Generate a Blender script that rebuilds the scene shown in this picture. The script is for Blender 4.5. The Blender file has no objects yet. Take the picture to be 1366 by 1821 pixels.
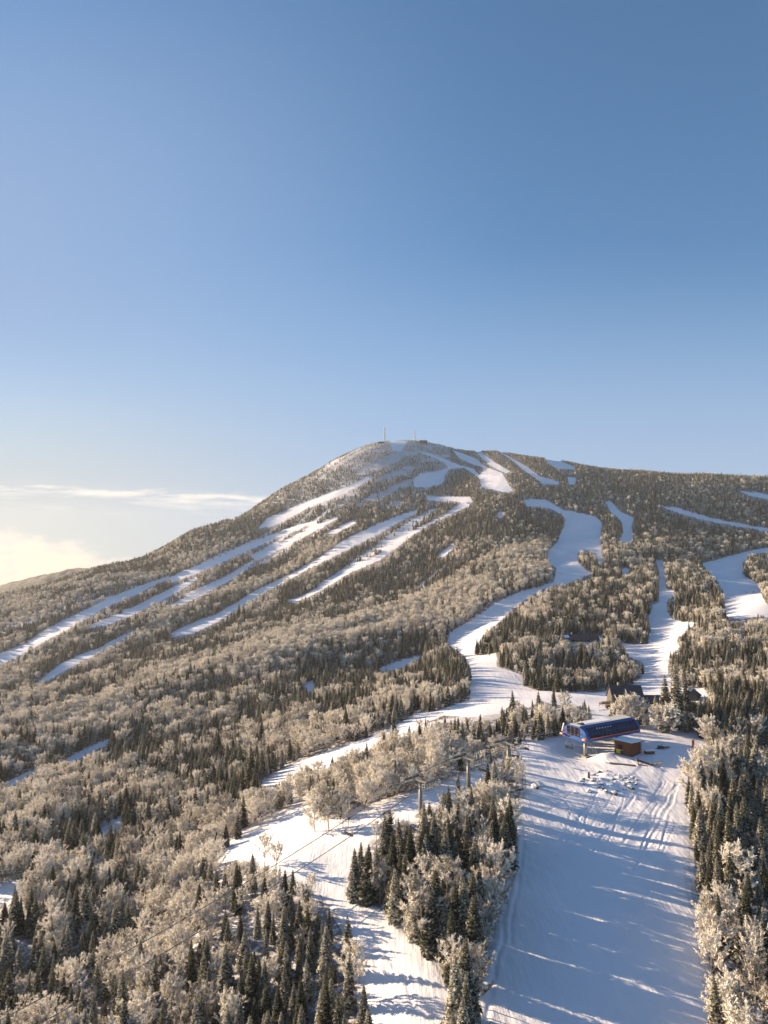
import bpy, math, random
import numpy as np
from mathutils import Vector, Matrix
R = math.radians
rng = np.random.default_rng(7)
random.seed(7)
S = bpy.context.scene
COL = S.collection
FAR_OUT = 3500.0

# ------------------------------------------------------------------ camera
FPX, CX, CY = 1214.0, 683.0, 910.5
PITCH = math.atan((1000.0 - CY) / FPX)
CP, SP = math.cos(PITCH), math.sin(PITCH)
cam_d = bpy.data.cameras.new('camera'); cam = bpy.data.objects.new('camera', cam_d); COL.objects.link(cam)
cam_d.sensor_fit = 'VERTICAL'; cam_d.sensor_height = 36; cam_d.lens = FPX / 1821.0 * 36
cam.location = (0, 0, 0); cam.rotation_euler = (math.pi / 2 + PITCH, 0, 0)
cam_d.clip_start = 1; cam_d.clip_end = 20000
S.camera = cam

def at(px, py, Y):
    a, b = (px - CX) / FPX, (py - CY) / FPX
    dx, dy, dz = a, CP + b * SP, SP - b * CP
    t = Y / dy
    return Vector((dx * t, Y, dz * t))

def proj(X, Y, Z):
    f = Y * CP + Z * SP; u = -Y * SP + Z * CP
    f = np.maximum(f, 1e-3)
    return CX + FPX * X / f, CY - FPX * u / f

# ------------------------------------------------------------------ terrain
CTRL = [(850,1821,95),(1050,1821,95),(1258,1821,95),(1450,1821,98),(1100,1600,125),(1100,1450,160),(900,1600,126),(1100,1350,195),(1100,1290,232),
 (1000,1235,285),(850,1200,345),(850,1150,430),(1130,1150,400),(1000,1100,480),(950,1050,590),(1150,1050,540),(1330,1053,480),
 (1010,950,800),(1100,890,920),(1300,1300,225),(1300,1450,158),(1366,1200,300),(903,1350,195),(750,1450,160),(600,1470,166),
 (500,1540,148),(640,1620,126),(740,1821,96),(600,1821,102),(300,1821,114),(0,1821,128),(600,1400,205),(700,1290,270),(464,1395,252),
 (300,1500,205),(0,1600,172),(0,1400,300),(250,1380,295),(500,1300,330),(500,1200,450),(700,1200,420),(0,1200,640),(300,1200,540),
 (0,1100,860),(300,1100,790),(550,1080,720),(750,1080,640),(750,1000,780),(500,1000,950),(300,1020,980),(850,950,800),(800,900,950),
 (650,900,1010),(800,840,1150),(500,940,1060),(1250,930,850),(1366,1000,700),(1366,900,900),
 (-300,1821,150),(-300,1400,330),(-300,1200,700),(1700,1821,100),(1700,1300,240),(1700,1050,500),(1700,930,900)]
RIDGE = [(-300,1110,1000),(0,1062,1020),(180,1012,1060),(340,948,1130),(500,873,1210),(600,815,1280),(660,790,1330),(700,785,1350),(760,787,1350),
         (880,804,1280),(1000,822,1190),(1150,840,1100),(1260,845,1060),(1366,852,1030),(1700,880,1000)]
_u, _v, _e = [], [], []
for px, py, Y in CTRL + RIDGE:
    p = at(px, py, Y); _u.append(p.x / Y); _v.append(math.log(Y)); _e.append(p.z / Y)
for px, py, Y in RIDGE:
    p = at(px, py, Y); u = p.x / Y; e = p.z / Y
    for k, d in ((1.12, .018), (1.35, .075), (1.9, .16), (2.7, .22)):
        z = max(-230.0, (e - d) * Y * k)
        _u.append(u); _v.append(math.log(Y * k)); _e.append(z / (Y * k))
US = 2.2
_P = np.stack([np.array(_u) * US, np.array(_v)], 1); _E = np.array(_e)
def _phi(r2):
    return 0.5 * r2 * np.log(np.maximum(r2, 1e-12))
def _fit():
    n = len(_P)
    K = _phi(((_P[:, None] - _P[None]) ** 2).sum(-1)) + np.eye(n) * 2e-4
    Q = np.concatenate([np.ones((n, 1)), _P], 1)
    A = np.zeros((n + 3, n + 3)); A[:n, :n] = K; A[:n, n:] = Q; A[n:, :n] = Q.T
    return np.linalg.solve(A, np.concatenate([_E, np.zeros(3)]))
_W = _fit()
def tps(u, v):
    out = np.empty(u.shape); uf, vf, of = u.ravel() * US, v.ravel(), out.ravel()
    n = len(_P); CH = 60000
    for i in range(0, uf.size, CH):
        a, b = uf[i:i + CH, None], vf[i:i + CH, None]
        k = _phi((a - _P[None, :, 0]) ** 2 + (b - _P[None, :, 1]) ** 2)
        of[i:i + CH] = k @ _W[:n] + _W[n] + a[:, 0] * _W[n + 1] + b[:, 0] * _W[n + 2]
    return of.reshape(u.shape)
# coarse lookup of the smooth surface
UG = np.linspace(-.95, .95, 381); VG = np.linspace(math.log(60), math.log(4200), 420)
_uu, _vv = np.meshgrid(UG, VG); TE = tps(_uu, _vv)
def bil(G, xa, ya, x, y):
    fx = np.clip((x - xa[0]) / (xa[1] - xa[0]), 0, len(xa) - 1.001); fy = np.clip((y - ya[0]) / (ya[1] - ya[0]), 0, len(ya) - 1.001)
    i, j = fx.astype(int), fy.astype(int); fx = fx - i; fy = fy - j
    return (G[j, i] * (1 - fx) + G[j, i + 1] * fx) * (1 - fy) + (G[j + 1, i] * (1 - fx) + G[j + 1, i + 1] * fx) * fy
_T = rng.random((256, 256))
def vnoise(x, y):
    xi, yi = np.floor(x).astype(int), np.floor(y).astype(int); fx, fy = x - xi, y - yi
    fx = fx * fx * (3 - 2 * fx); fy = fy * fy * (3 - 2 * fy)
    g = lambda a, b: _T[b & 255, a & 255]
    return ((g(xi, yi) * (1 - fx) + g(xi + 1, yi) * fx) * (1 - fy) + (g(xi, yi + 1) * (1 - fx) + g(xi + 1, yi + 1) * fx) * fy) * 2 - 1
def sm(a, b, x):
    t = np.clip((x - a) / (b - a), 0, 1); return t * t * (3 - 2 * t)
BUMPS = []       # local mounds (x, y, radius, height)
TRACKS = []      # grooves in the snow: (points, half width, depth)
def smooth_h(X, Y):
    X, Y = np.asarray(X, float), np.asarray(Y, float)
    r = np.hypot(X, Y); ph = np.arctan2(X, Y); L = R(40)
    def side(pc):
        yy = r * np.cos(pc); y2 = np.maximum(yy, 88.0)
        return bil(TE, UG, VG, np.tan(pc), np.log(y2)) * y2
    zc = side(np.clip(ph, -L, L))
    za = .5 * (side(np.full_like(r, -L)) + side(np.full_like(r, L)))
    w = sm(0, 1, (np.abs(ph) - L) / (math.pi - L))
    return np.maximum(zc * (1 - w) + za * w, -235)
def H(X, Y, fine=False):
    X, Y = np.asarray(X, float), np.asarray(Y, float)
    z = smooth_h(X, Y); d = np.hypot(X, Y)
    far = sm(200, 380, d) * (1 - sm(650, 980, d) * .85)
    ca, sa = math.cos(.55), math.sin(.55)
    a, b = X * ca + Y * sa, -X * sa + Y * ca
    z = z + far * (7.5 * vnoise(a / 230 + 3, b / 58 + 9) + 2.2 * vnoise(a / 90 + 31, b / 27 + 2))
    z = z + .55 * vnoise(X / 27, Y / 27) * sm(60, 110, d) + .16 * vnoise(X / 9 + 5, Y / 9)
    for (bx, by, br, bh) in BUMPS:
        z = z + bh * np.exp(-((X - bx) ** 2 + (Y - by) ** 2) / br ** 2)
    if fine:
        near = 1 - sm(230, 330, d)
        z = z + near * (.035 * vnoise(X / 2.3, Y / 2.3) + .022 * vnoise(X / 1.05 + 8, Y / 1.3) + .05 * vnoise(X / 1.6 + Y / 3.0, Y / 6.5))
    return z
def hit(px, py, y0=70, y1=1500):
    a, b = (px - CX) / FPX, (py - CY) / FPX
    ys = np.exp(np.linspace(math.log(y0), math.log(y1), 1600)); t = ys / (CP + b * SP)
    xs, zs = a * t, (SP - b * CP) * t
    g = H(xs, ys); k = int(np.argmax(zs <= g))
    return Vector((float(xs[k]), float(ys[k]), float(g[k])))
def G(x, y, dz=0.0):
    return Vector((x, y, float(H(x, y)) + dz))

# cleared ground, outlined where it shows between the stands
RUNS = [
 [(845,1900),(862,1745),(880,1700),(898,1640),(903,1560),(922,1500),(935,1440),(948,1402),(936,1385),(925,1352),(930,1322),(1000,1308),(1050,1300),(1056,1285),(1060,1268),(1085,1262),(1092,1292),(1142,1292),(1150,1272),(1158,1266),(1165,1292),(1200,1302),(1240,1305),(1252,1325),(1230,1360),(1220,1400),(1216,1470),(1214,1540),(1221,1600),(1238,1680),(1248,1750),(1262,1900)],
 [(378,1530),(425,1490),(470,1462),(520,1437),(545,1425),(548,1455),(575,1465),(620,1455),(680,1434),(720,1422),(770,1406),(830,1384),(880,1364),(905,1352),(925,1347),(905,1365),(860,1384),(820,1402),(770,1425),(748,1448),(705,1465),(665,1478),(640,1505),(618,1535),(612,1598),(640,1610),(680,1628),(700,1660),(740,1690),(765,1720),(790,1760),(800,1790),(790,1900),(665,1900),(650,1740),(632,1660),(600,1610),(560,1570),(530,1560),(500,1545),(470,1530),(430,1530),(400,1536)],
 [(464,1395),(500,1368),(550,1348),(600,1330),(660,1310),(700,1290),(735,1275),(735,1268),(770,1266),(835,1245),(838,1190),(825,1165),(795,1145),(800,1125),(850,1095),(885,1070),(930,1050),(985,1035),(990,1010),(975,1000),(975,980),(990,965),(1003,935),(1005,925),(1000,915),(980,905),(935,900),(932,888),(970,888),(1000,906),(1060,918),(1070,930),(1068,960),(1070,985),(1073,1002),(1065,1005),(1060,985),(1040,978),(1027,985),(1028,1000),(1045,1015),(1055,1020),(1040,1025),(1010,1038),(960,1050),(930,1070),(900,1095),(860,1130),(845,1150),(845,1165),(870,1165),(885,1160),(883,1185),(930,1200),(930,1220),(960,1228),(1060,1232),(1095,1225),(1090,1258),(1060,1264),(1040,1258),(1010,1252),(990,1254),(960,1246),(940,1260),(915,1245),(900,1262),(870,1270),(830,1275),(790,1272),(745,1290),(725,1310),(690,1307),(660,1330),(640,1332),(600,1350),(560,1370),(530,1377),(500,1392),(470,1407)],
 [(1166,994),(1178,994),(1183,1020),(1186,1047),(1199,1051),(1197,1060),(1187,1068),(1186,1085),(1195,1100),(1213,1106),(1238,1107),(1222,1124),(1208,1135),(1207,1154),(1192,1166),(1187,1186),(1190,1204),(1215,1222),(1235,1230),(1215,1245),(1094,1262),(1094,1228),(1126,1217),(1138,1207),(1147,1195),(1144,1178),(1126,1172),(1115,1163),(1103,1142),(1126,1146),(1152,1146),(1155,1124),(1153,1097),(1162,1076),(1172,1070),(1171,1047),(1173,1020)],
 [(1247,1002),(1263,998),(1300,988),(1340,978),(1420,965),(1420,978),(1335,985),(1320,1003),(1323,1023),(1349,1038),(1357,1063),(1367,1078),(1400,1100),(1345,1097),(1316,1102),(1288,1095),(1290,1075),(1286,1055),(1278,1036),(1262,1020)],
 [(1076,891),(1087,891),(1104,910),(1128,921),(1124,935),(1126,965),(1100,965),(1108,946),(1106,928),(1086,910)],
 [(1173,900),(1203,902),(1269,922),(1420,950),(1420,958),(1366,945),(1305,935),(1247,924),(1206,912),(1188,906)],
 [(1313,872),(1366,879),(1420,886),(1420,896),(1366,888),(1330,880)],
 [(1104,1012),(1120,1008),(1118,1022),(1108,1023)],
 [(737,866),(736,852),(748,842),(780,838),(797,832),(790,822),(770,813),(745,804),(765,806),(800,820),(820,828),(842,833),(856,848),(862,858),(885,862),(912,870),(905,876),(880,870),(858,869),(852,850),(838,840),(825,832),(800,835),(790,845),(790,856),(780,863),(760,867)],
 [(805,800),(822,806),(846,815),(863,830),(893,841),(907,865),(912,874),(893,875),(855,865),(852,847),(860,832),(843,827),(817,815)],
 [(843,800),(855,803),(878,821),(907,838),(901,842),(872,829),(857,815)],
 [(887,803),(901,809),(922,821),(940,832),(960,847),(995,856),(995,862),(966,861),(951,849),(928,834),(916,823)],
 [(968,814),(987,816),(1020,829),(1023,835),(990,833),(976,825)],
 [(1009,848),(1025,849),(1023,862),(1012,862)],
 [(694,785),(724,785),(714,802),(698,802)],
 [(458,940),(476,921),(510,907),(528,898),(585,877),(625,862),(660,845),(662,850),(630,868),(600,884),(563,896),(520,918),(489,936)],
 [(0,1162),(48,1143),(84,1117),(146,1087),(190,1065),(236,1046),(270,1034),(300,1024),(302,1028),(244,1057),(183,1083),(128,1116),(80,1140),(48,1159),(0,1183),(-80,1215),(-80,1195)],
 [(300,1029),(318,1018),(388,990),(454,961),(513,939),(560,925),(562,928),(515,949),(458,972),(401,998),(350,1020),(306,1036)],
 [(150,1118),(176,1105),(220,1088),(268,1064),(311,1043),(350,1026),(352,1030),(318,1052),(234,1096),(183,1114)],
 [(290,1084),(322,1066),(388,1032),(414,1018),(432,1006),(450,996),(452,1000),(418,1027),(397,1040),(328,1074)],
 [(445,990),(500,964),(563,932),(600,918),(602,921),(570,939),(528,963),(460,998)],
 [(581,948),(629,924),(632,931),(590,953)],
 [(300,1128),(322,1117),(357,1100),(381,1094),(423,1070),(454,1050),(520,1019),(572,990),(607,963),(651,941),(695,922),(744,905),(739,914),(713,927),(678,947),(634,970),(594,990),(546,1014),(493,1042),(445,1070),(414,1088),(379,1110),(344,1126),(309,1133)],
 [(511,1069),(546,1056),(581,1032),(607,1012),(651,996),(678,983),(682,963),(739,941),(787,917),(823,892),(838,898),(818,907),(766,932),(735,951),(704,976),(678,995),(625,1018),(581,1044),(546,1063),(520,1072)],
 [(757,882),(836,884),(842,893),(823,894),(800,890),(760,889)],
 [(779,987),(808,965),(806,975),(788,991)],
 [(884,911),(896,909),(893,921),(886,920)],
 [(60,1220),(79,1203),(110,1179),(141,1165),(174,1153),(207,1135),(240,1120),(242,1124),(216,1139),(180,1161),(145,1177),(110,1196),(83,1212)],
 [(110,1354),(124,1345),(176,1320),(200,1312),(186,1327),(132,1355)],
 [(-20,1404),(15,1389),(55,1370),(80,1360),(60,1379),(18,1399)],
 [(179,1487),(216,1452),(216,1476)],
 [(0,1577),(35,1565),(29,1589),(0,1608),(-50,1630),(-50,1600)],
 [(539,1215),(557,1210),(561,1226),(548,1230)],
 [(674,1188),(711,1175),(737,1168),(757,1165),(729,1182),(707,1191),(678,1194)],
 [(402,923),(440,902),(450,903),(415,924)],
 [(990,1136),(1012,1130),(1075,1132),(1072,1144),(992,1144)],
 [(1222,1232),(1250,1222),(1262,1240),(1232,1252)],
]
def pip(x, y, poly):
    ins = np.zeros(x.shape, bool); n = len(poly); j = n - 1
    xs = [p[0] for p in poly]; ys = [p[1] for p in poly]
    sel = np.nonzero((x >= min(xs)) & (x <= max(xs)) & (y >= min(ys)) & (y <= max(ys)))[0]
    if not len(sel): return ins
    a, b = x[sel], y[sel]; r = np.zeros(len(sel), bool)
    for i in range(n):
        (xi, yi), (xj, yj) = poly[i], poly[j]
        if yi != yj:
            r ^= ((yi > b) != (yj > b)) & (a < (xj - xi) * (b - yi) / (yj - yi) + xi)
        j = i
    ins[sel] = r
    return ins
def in_runs(x, y):
    o = np.zeros(x.shape, bool)
    for p in RUNS: o |= pip(x, y, p)
    return o

# ------------------------------------------------------------------ materials
class NT:
    def __init__(s, name):
        s.m = bpy.data.materials.new(name); s.m.use_nodes = True
        s.t = s.m.node_tree; s.b = s.t.nodes['Principled BSDF']; s.o = s.t.nodes['Material Output']
    def n(s, typ, **k):
        nd = s.t.nodes.new(typ)
        for a, v in k.items():
            if a.startswith('_'): setattr(nd, a[1:], v)
            else:
                key = a.replace('__', ' ')
                nd.inputs[int(key[1:]) if key[0] == 'i' and key[1:].isdigit() else key].default_value = v
        return nd
    def l(s, a, b): s.t.links.new(a, b)
    def math(s, op, a, b=None):
        nd = s.n('ShaderNodeMath', _operation=op)
        for i, v in enumerate((a, b)):
            if v is None: continue
            if isinstance(v, (int, float)): nd.inputs[i].default_value = v
            else: s.l(v, nd.inputs[i])
        return nd.outputs[0]
    def ramp(s, fac, a, b):
        nd = s.n('ShaderNodeMapRange'); s.l(fac, nd.inputs['Value'])
        nd.inputs['From Min'].default_value = a; nd.inputs['From Max'].default_value = b
        return nd.outputs['Result']
    def mix(s, fac, a, b):
        nd = s.n('ShaderNodeMix', _data_type='RGBA')
        if isinstance(fac, (int, float)): nd.inputs[0].default_value = fac
        else: s.l(fac, nd.inputs[0])
        for i, v in ((6, a), (7, b)):
            if isinstance(v, tuple): nd.inputs[i].default_value = (*v, 1)
            else: s.l(v, nd.inputs[i])
        return nd.outputs[2]
    def noise(s, scale, detail=3, vec=None, rough=.5):
        nd = s.n('ShaderNodeTexNoise', Scale=scale, Detail=detail, Roughness=rough)
        if vec is not None: s.l(vec, nd.inputs['Vector'])
        return nd.outputs['Fac']
    def pos(s, sc=(1, 1, 1), rz=0.0):
        g = s.n('ShaderNodeNewGeometry'); mp = s.n('ShaderNodeMapping'); s.l(g.outputs['Position'], mp.inputs['Vector'])
        mp.inputs['Scale'].default_value = sc; mp.inputs['Rotation'].default_value = (0, 0, rz)
        return mp.outputs['Vector']
    def obj(s, sc=(1, 1, 1)):
        g = s.n('ShaderNodeTexCoord'); mp = s.n('ShaderNodeMapping'); s.l(g.outputs['Object'], mp.inputs['Vector'])
        mp.inputs['Scale'].default_value = sc
        return mp.outputs['Vector']
    def bump(s, h, strength, dist=.1):
        b = s.n('ShaderNodeBump', Strength=strength, Distance=dist); s.l(h, b.inputs['Height']); s.l(b.outputs[0], s.b.inputs['Normal'])
    def done(s, col=None, rough=.7, metal=0, spec=None):
        if col is not None:
            if isinstance(col, tuple): s.b.inputs['Base Color'].default_value = (*col, 1)
            else: s.l(col, s.b.inputs['Base Color'])
        s.b.inputs['Roughness'].default_value = rough; s.b.inputs['Metallic'].default_value = metal
        if spec is not None: s.b.inputs['Specular IOR Level'].default_value = spec
        return s.m
def paint(name, c, rough=.5, metal=0, var=.18, scale=6):
    t = NT(name); nz = t.noise(scale, 4, t.obj())
    d = tuple(x * (1 - var) for x in c); b = tuple(min(1, x * (1 + var)) for x in c)
    t.bump(t.noise(scale * 6, 2, t.obj()), .12, .02)
    return t.done(t.mix(nz, d, b), rough, metal)

SNOWC = (.80, .81, .84)
def m_ground():
    t = NT('snow_ground')
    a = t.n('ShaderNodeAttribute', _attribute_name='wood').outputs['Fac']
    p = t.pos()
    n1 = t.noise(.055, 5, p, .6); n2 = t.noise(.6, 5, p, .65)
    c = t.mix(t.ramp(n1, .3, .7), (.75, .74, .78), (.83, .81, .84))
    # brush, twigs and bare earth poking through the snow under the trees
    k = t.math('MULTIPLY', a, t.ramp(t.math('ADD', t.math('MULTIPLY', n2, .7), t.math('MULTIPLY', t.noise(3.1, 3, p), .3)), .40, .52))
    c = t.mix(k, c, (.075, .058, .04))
    w = t.n('ShaderNodeTexNoise', Scale=1.0, Detail=4.0, Roughness=.6); t.l(t.pos((.55, .12, .4), R(28)), w.inputs['Vector'])
    g = t.n('ShaderNodeTexNoise', Scale=1.0, Detail=3.0); t.l(t.pos((2.6, .10, .3), R(-14)), g.inputs['Vector'])
    h = t.math('ADD', t.math('MULTIPLY', w.outputs['Fac'], .9), t.math('MULTIPLY', t.noise(2.4, 6, p, .7), .28))
    h = t.math('ADD', h, t.math('MULTIPLY', g.outputs['Fac'], .32))
    t.bump(h, .8, .30)
    return t.done(c, .62, 0, .25)
def m_hill():
    t = NT('far_hill_woods'); p = t.pos()
    c = t.mix(t.ramp(t.noise(.05, 6, p, .7), .4, .6), (.035, .035, .02), (.16, .14, .11))
    t.bump(t.noise(.09, 6, p, .7), 1, 14)
    return t.done(c, .9)
def m_needles(name, dark, mid, lo, hi):
    t = NT(name)
    at_ = t.n('ShaderNodeVertexColor', _layer_name='leafmix'); sp = t.n('ShaderNodeSeparateColor'); t.l(at_.outputs[0], sp.inputs[0])
    oi = t.n('ShaderNodeObjectInfo').outputs['Random']
    z = t.n('ShaderNodeSeparateXYZ'); g = t.n('ShaderNodeNewGeometry'); t.l(g.outputs['Position'], z.inputs[0])
    base = t.mix(sp.outputs[0], dark, mid)
    base = t.mix(t.math('MULTIPLY', oi, .5), base, (.06, .055, .022))
    # rime: more on the outer twigs, more on the higher ground, varies from tree to tree
    lvl = t.math('ADD', t.math('MULTIPLY', oi, .30), t.math('MULTIPLY', t.ramp(z.outputs[2], -40, 260), .20))
    f = t.math('ADD', t.math('ADD', t.math('MULTIPLY', sp.outputs[1], .42), t.math('MULTIPLY', sp.outputs[2], .42)), lvl)
    f = t.ramp(f, lo, hi)
    c = t.mix(f, base, (.88, .82, .68))
    d = t.b; t.done(c, .75, 0, .2)
    tr = t.n('ShaderNodeBsdfTranslucent'); t.l(c, tr.inputs[0]); mx = t.n('ShaderNodeMixShader'); mx.inputs[0].default_value = .10
    t.l(d.outputs[0], mx.inputs[1]); t.l(tr.outputs[0], mx.inputs[2]); t.l(mx.outputs[0], t.o.inputs['Surface'])
    return t.m
def m_rime():
    t = NT('rimed_twigs')
    at_ = t.n('ShaderNodeVertexColor', _layer_name='leafmix'); sp = t.n('ShaderNodeSeparateColor'); t.l(at_.outputs[0], sp.inputs[0])
    oi = t.n('ShaderNodeObjectInfo').outputs['Random']
    f = t.math('ADD', t.math('ADD', t.math('MULTIPLY', sp.outputs[0], .5), t.math('MULTIPLY', sp.outputs[1], .35)), t.math('MULTIPLY', oi, .48))
    f = t.ramp(f, .20, .70)
    c = t.mix(f, (.065, .040, .020), (.97, .905, .79))
    d = t.b; t.done(c, .8, 0, .15)
    tr = t.n('ShaderNodeBsdfTranslucent'); t.l(c, tr.inputs[0]); mx = t.n('ShaderNodeMixShader'); mx.inputs[0].default_value = .08
    t.l(d.outputs[0], mx.inputs[1]); t.l(tr.outputs[0], mx.inputs[2]); t.l(mx.outputs[0], t.o.inputs['Surface'])
    return t.m
def m_bark(name, a, b):
    t = NT(name); return t.done(t.mix(t.noise(9, 4, t.obj((4, 4, 1))), a, b), .9)
def m_rock():
    t = NT('snowy_rock'); g = t.n('ShaderNodeNewGeometry'); s = t.n('ShaderNodeSeparateXYZ'); t.l(g.outputs['Normal'], s.inputs[0])
    n = t.noise(2.2, 4, t.pos()); f = t.ramp(t.math('ADD', s.outputs[2], t.math('MULTIPLY', n, .5)), .78, .92)
    t.bump(t.noise(5, 4, t.pos()), .6, .1)
    return t.done(t.mix(f, t.mix(n, (.06, .05, .045), (.19, .16, .13)), SNOWC), .85)
def m_boards(name, a, b, axis=2, freq=5.5):
    t = NT(name); o = t.n('ShaderNodeTexCoord').outputs['Object']; s = t.n('ShaderNodeSeparateXYZ'); t.l(o, s.inputs[0])
    w = t.math('FRACT', t.math('MULTIPLY', s.outputs[axis], freq)); gap = t.math('GREATER_THAN', w, .88)
    nz = t.noise(3, 5, t.obj((.6, .6, 6) if axis == 2 else (6, .6, .6)), .6)
    c = t.mix(gap, t.mix(nz, a, b), tuple(x * .3 for x in a))
    t.bump(t.math('SUBTRACT', 1.0, gap), .6, .04)
    return t.done(c, .8)
def m_glass():
    t = NT('dark_glazing'); o = t.obj(); w = t.noise(1.6, 2, o)
    return t.done(t.mix(w, (.0005, .004, .022), (.001, .010, .045)), .35, 0, .2)

M = dict(
 ground=m_ground(), hill=m_hill(),
 spruce=m_needles('spruce_needles', (.016, .017, .007), (.040, .046, .016), .60, 1.04),
 rime=m_rime(),
 bark_s=m_bark('spruce_bark', (.05, .035, .025), (.10, .075, .055)), bark_b=m_bark('birch_bark', (.26, .21, .16), (.55, .50, .43)),
 rock=m_rock(), snow=paint('settled_snow', SNOWC, .6, 0, .04, 3),
 blue=paint('blue_cladding', (.001, .070, .28), .5, 0, .08, 1.5), glass=m_glass(),
 orange=paint('orange_trim', (.72, .15, .02), .45), yellow=paint('yellow_padding', (.72, .60, .02), .6),
 steel=paint('galvanised_steel', (.27, .26, .22), .55, .3), dark=paint('dark_steel', (.05, .05, .055), .5, .3),
 grey=paint('pale_roof_panel', (.55, .55, .52), .6), conc=paint('concrete', (.30, .28, .25), .9),
 log=m_boards('brown_log_wall', (.12, .036, .014), (.20, .062, .024), 2, 3.2),
 tan=m_boards('weathered_timber', (.20, .14, .085), (.32, .24, .15), 0, 3), brown=paint('brown_timber', (.12, .06, .035), .8),
 roof=m_boards('dark_metal_roof', (.045, .042, .05), (.065, .06, .07), 0, 1.6), wallb=m_boards('dark_board_wall', (.07, .055, .05), (.10, .08, .07), 2, 4),
 white=paint('white_paint', (.8, .8, .8), .5), redo=paint('safety_orange_fabric', (.75, .12, .03), .8),
 black=paint('black_fabric', (.012, .013, .016), .7), green=paint('dark_green_boughs', (.04, .07, .015), .9), cable=paint('steel_rope', (.26, .24, .21), .5, .4),
 skin=paint('skin', (.45, .27, .2), .6), teal=paint('blue_jacket', (.02, .05, .14), .7),
)

# ------------------------------------------------------------------ mesh helper
class MB:
    def __init__(s): s.v, s.f = [], []
    def add(s, v, f):
        k = len(s.v); s.v += [tuple(p) for p in v]; s.f += [tuple(i + k for i in q) for q in f]
    def box(s, c, d, rot=None, taper=1.0, bev=0.0):
        x, y, z = d[0] / 2, d[1] / 2, d[2] / 2
        if bev:
            b = bev; pts = []; ring = [(-x + b, -y), (x - b, -y), (x, -y + b), (x, y - b), (x - b, y), (-x + b, y), (-x, y - b), (-x, -y + b)]
            for zz, k in ((-z, .97), (-z + b, 1), (z - b, 1), (z, .97)): pts += [(px * k, py * k, zz) for px, py in ring]
            fs = [tuple(range(7, -1, -1)), tuple(range(24, 32))]
            for r in range(3):
                for i in range(8): fs.append((r * 8 + i, r * 8 + (i + 1) % 8, (r + 1) * 8 + (i + 1) % 8, (r + 1) * 8 + i))
        else:
            t = taper
            pts = [(-x, -y, -z), (x, -y, -z), (x, y, -z), (-x, y, -z), (-x * t, -y * t, z), (x * t, -y * t, z), (x * t, y * t, z), (-x * t, y * t, z)]
            fs = [(3, 2, 1, 0), (4, 5, 6, 7), (0, 1, 5, 4), (1, 2, 6, 5), (2, 3, 7, 6), (3, 0, 4, 7)]
        if rot is not None: pts = [rot @ Vector(p) for p in pts]
        s.add([Vector(p) + Vector(c) for p in pts], fs)
        return s
    def bar(s, a, b, r, r2=None, n=6):
        a, b = Vector(a), Vector(b); d = (b - a)
        if d.length < 1e-6: return s
        q = d.to_track_quat('Z', 'Y'); r2 = r if r2 is None else r2
        pts = [a + q @ Vector((math.cos(i * 2 * math.pi / n) * r, math.sin(i * 2 * math.pi / n) * r, 0)) for i in range(n)]
        pts += [b + q @ Vector((math.cos(i * 2 * math.pi / n) * r2, math.sin(i * 2 * math.pi / n) * r2, 0)) for i in range(n)]
        s.add(pts, [(i, (i + 1) % n, n + (i + 1) % n, n + i) for i in range(n)] + [tuple(range(n - 1, -1, -1)), tuple(range(n, 2 * n))])
        return s
    def path(s, pts, r, n=6):
        for a, b in zip(pts, pts[1:]): s.bar(a, b, r, None, n)
        return s
    def prism(s, poly, x0, x1):      # poly in the (y, z) plane pushed along x
        n = len(poly)
        s.add([(x0, y, z) for y, z in poly] + [(x1, y, z) for y, z in poly],
              [tuple(range(n - 1, -1, -1)), tuple(range(n, 2 * n))] + [(i, (i + 1) % n, n + (i + 1) % n, n + i) for i in range(n)])
        return s
    def build(s, name, mat, parent=None, smooth=False):
        me = bpy.data.meshes.new(name); me.from_pydata(s.v, [], s.f); me.materials.append(mat)
        if smooth: me.shade_smooth()
        o = bpy.data.objects.new(name, me); COL.objects.link(o)
        if parent is not None: o.parent = parent
        return o
def tag(o, label=None, cat=None, group=None, kind=None):
    if label: o['label'] = label
    if cat: o['category'] = cat
    if group: o['group'] = group
    if kind: o['kind'] = kind
    return o
def thing(name, label, cat, loc, rz=0.0, group=None):
    o = bpy.data.objects.new(name, None); COL.objects.link(o); o.location = loc; o.rotation_euler = (0, 0, rz); o.empty_display_size = .5
    return tag(o, label, cat, group)
def copy_tree(o, parent=None):
    c = o.copy(); COL.objects.link(c); c.parent = parent
    for ch in list(o.children): copy_tree(ch, c)
    return c

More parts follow.
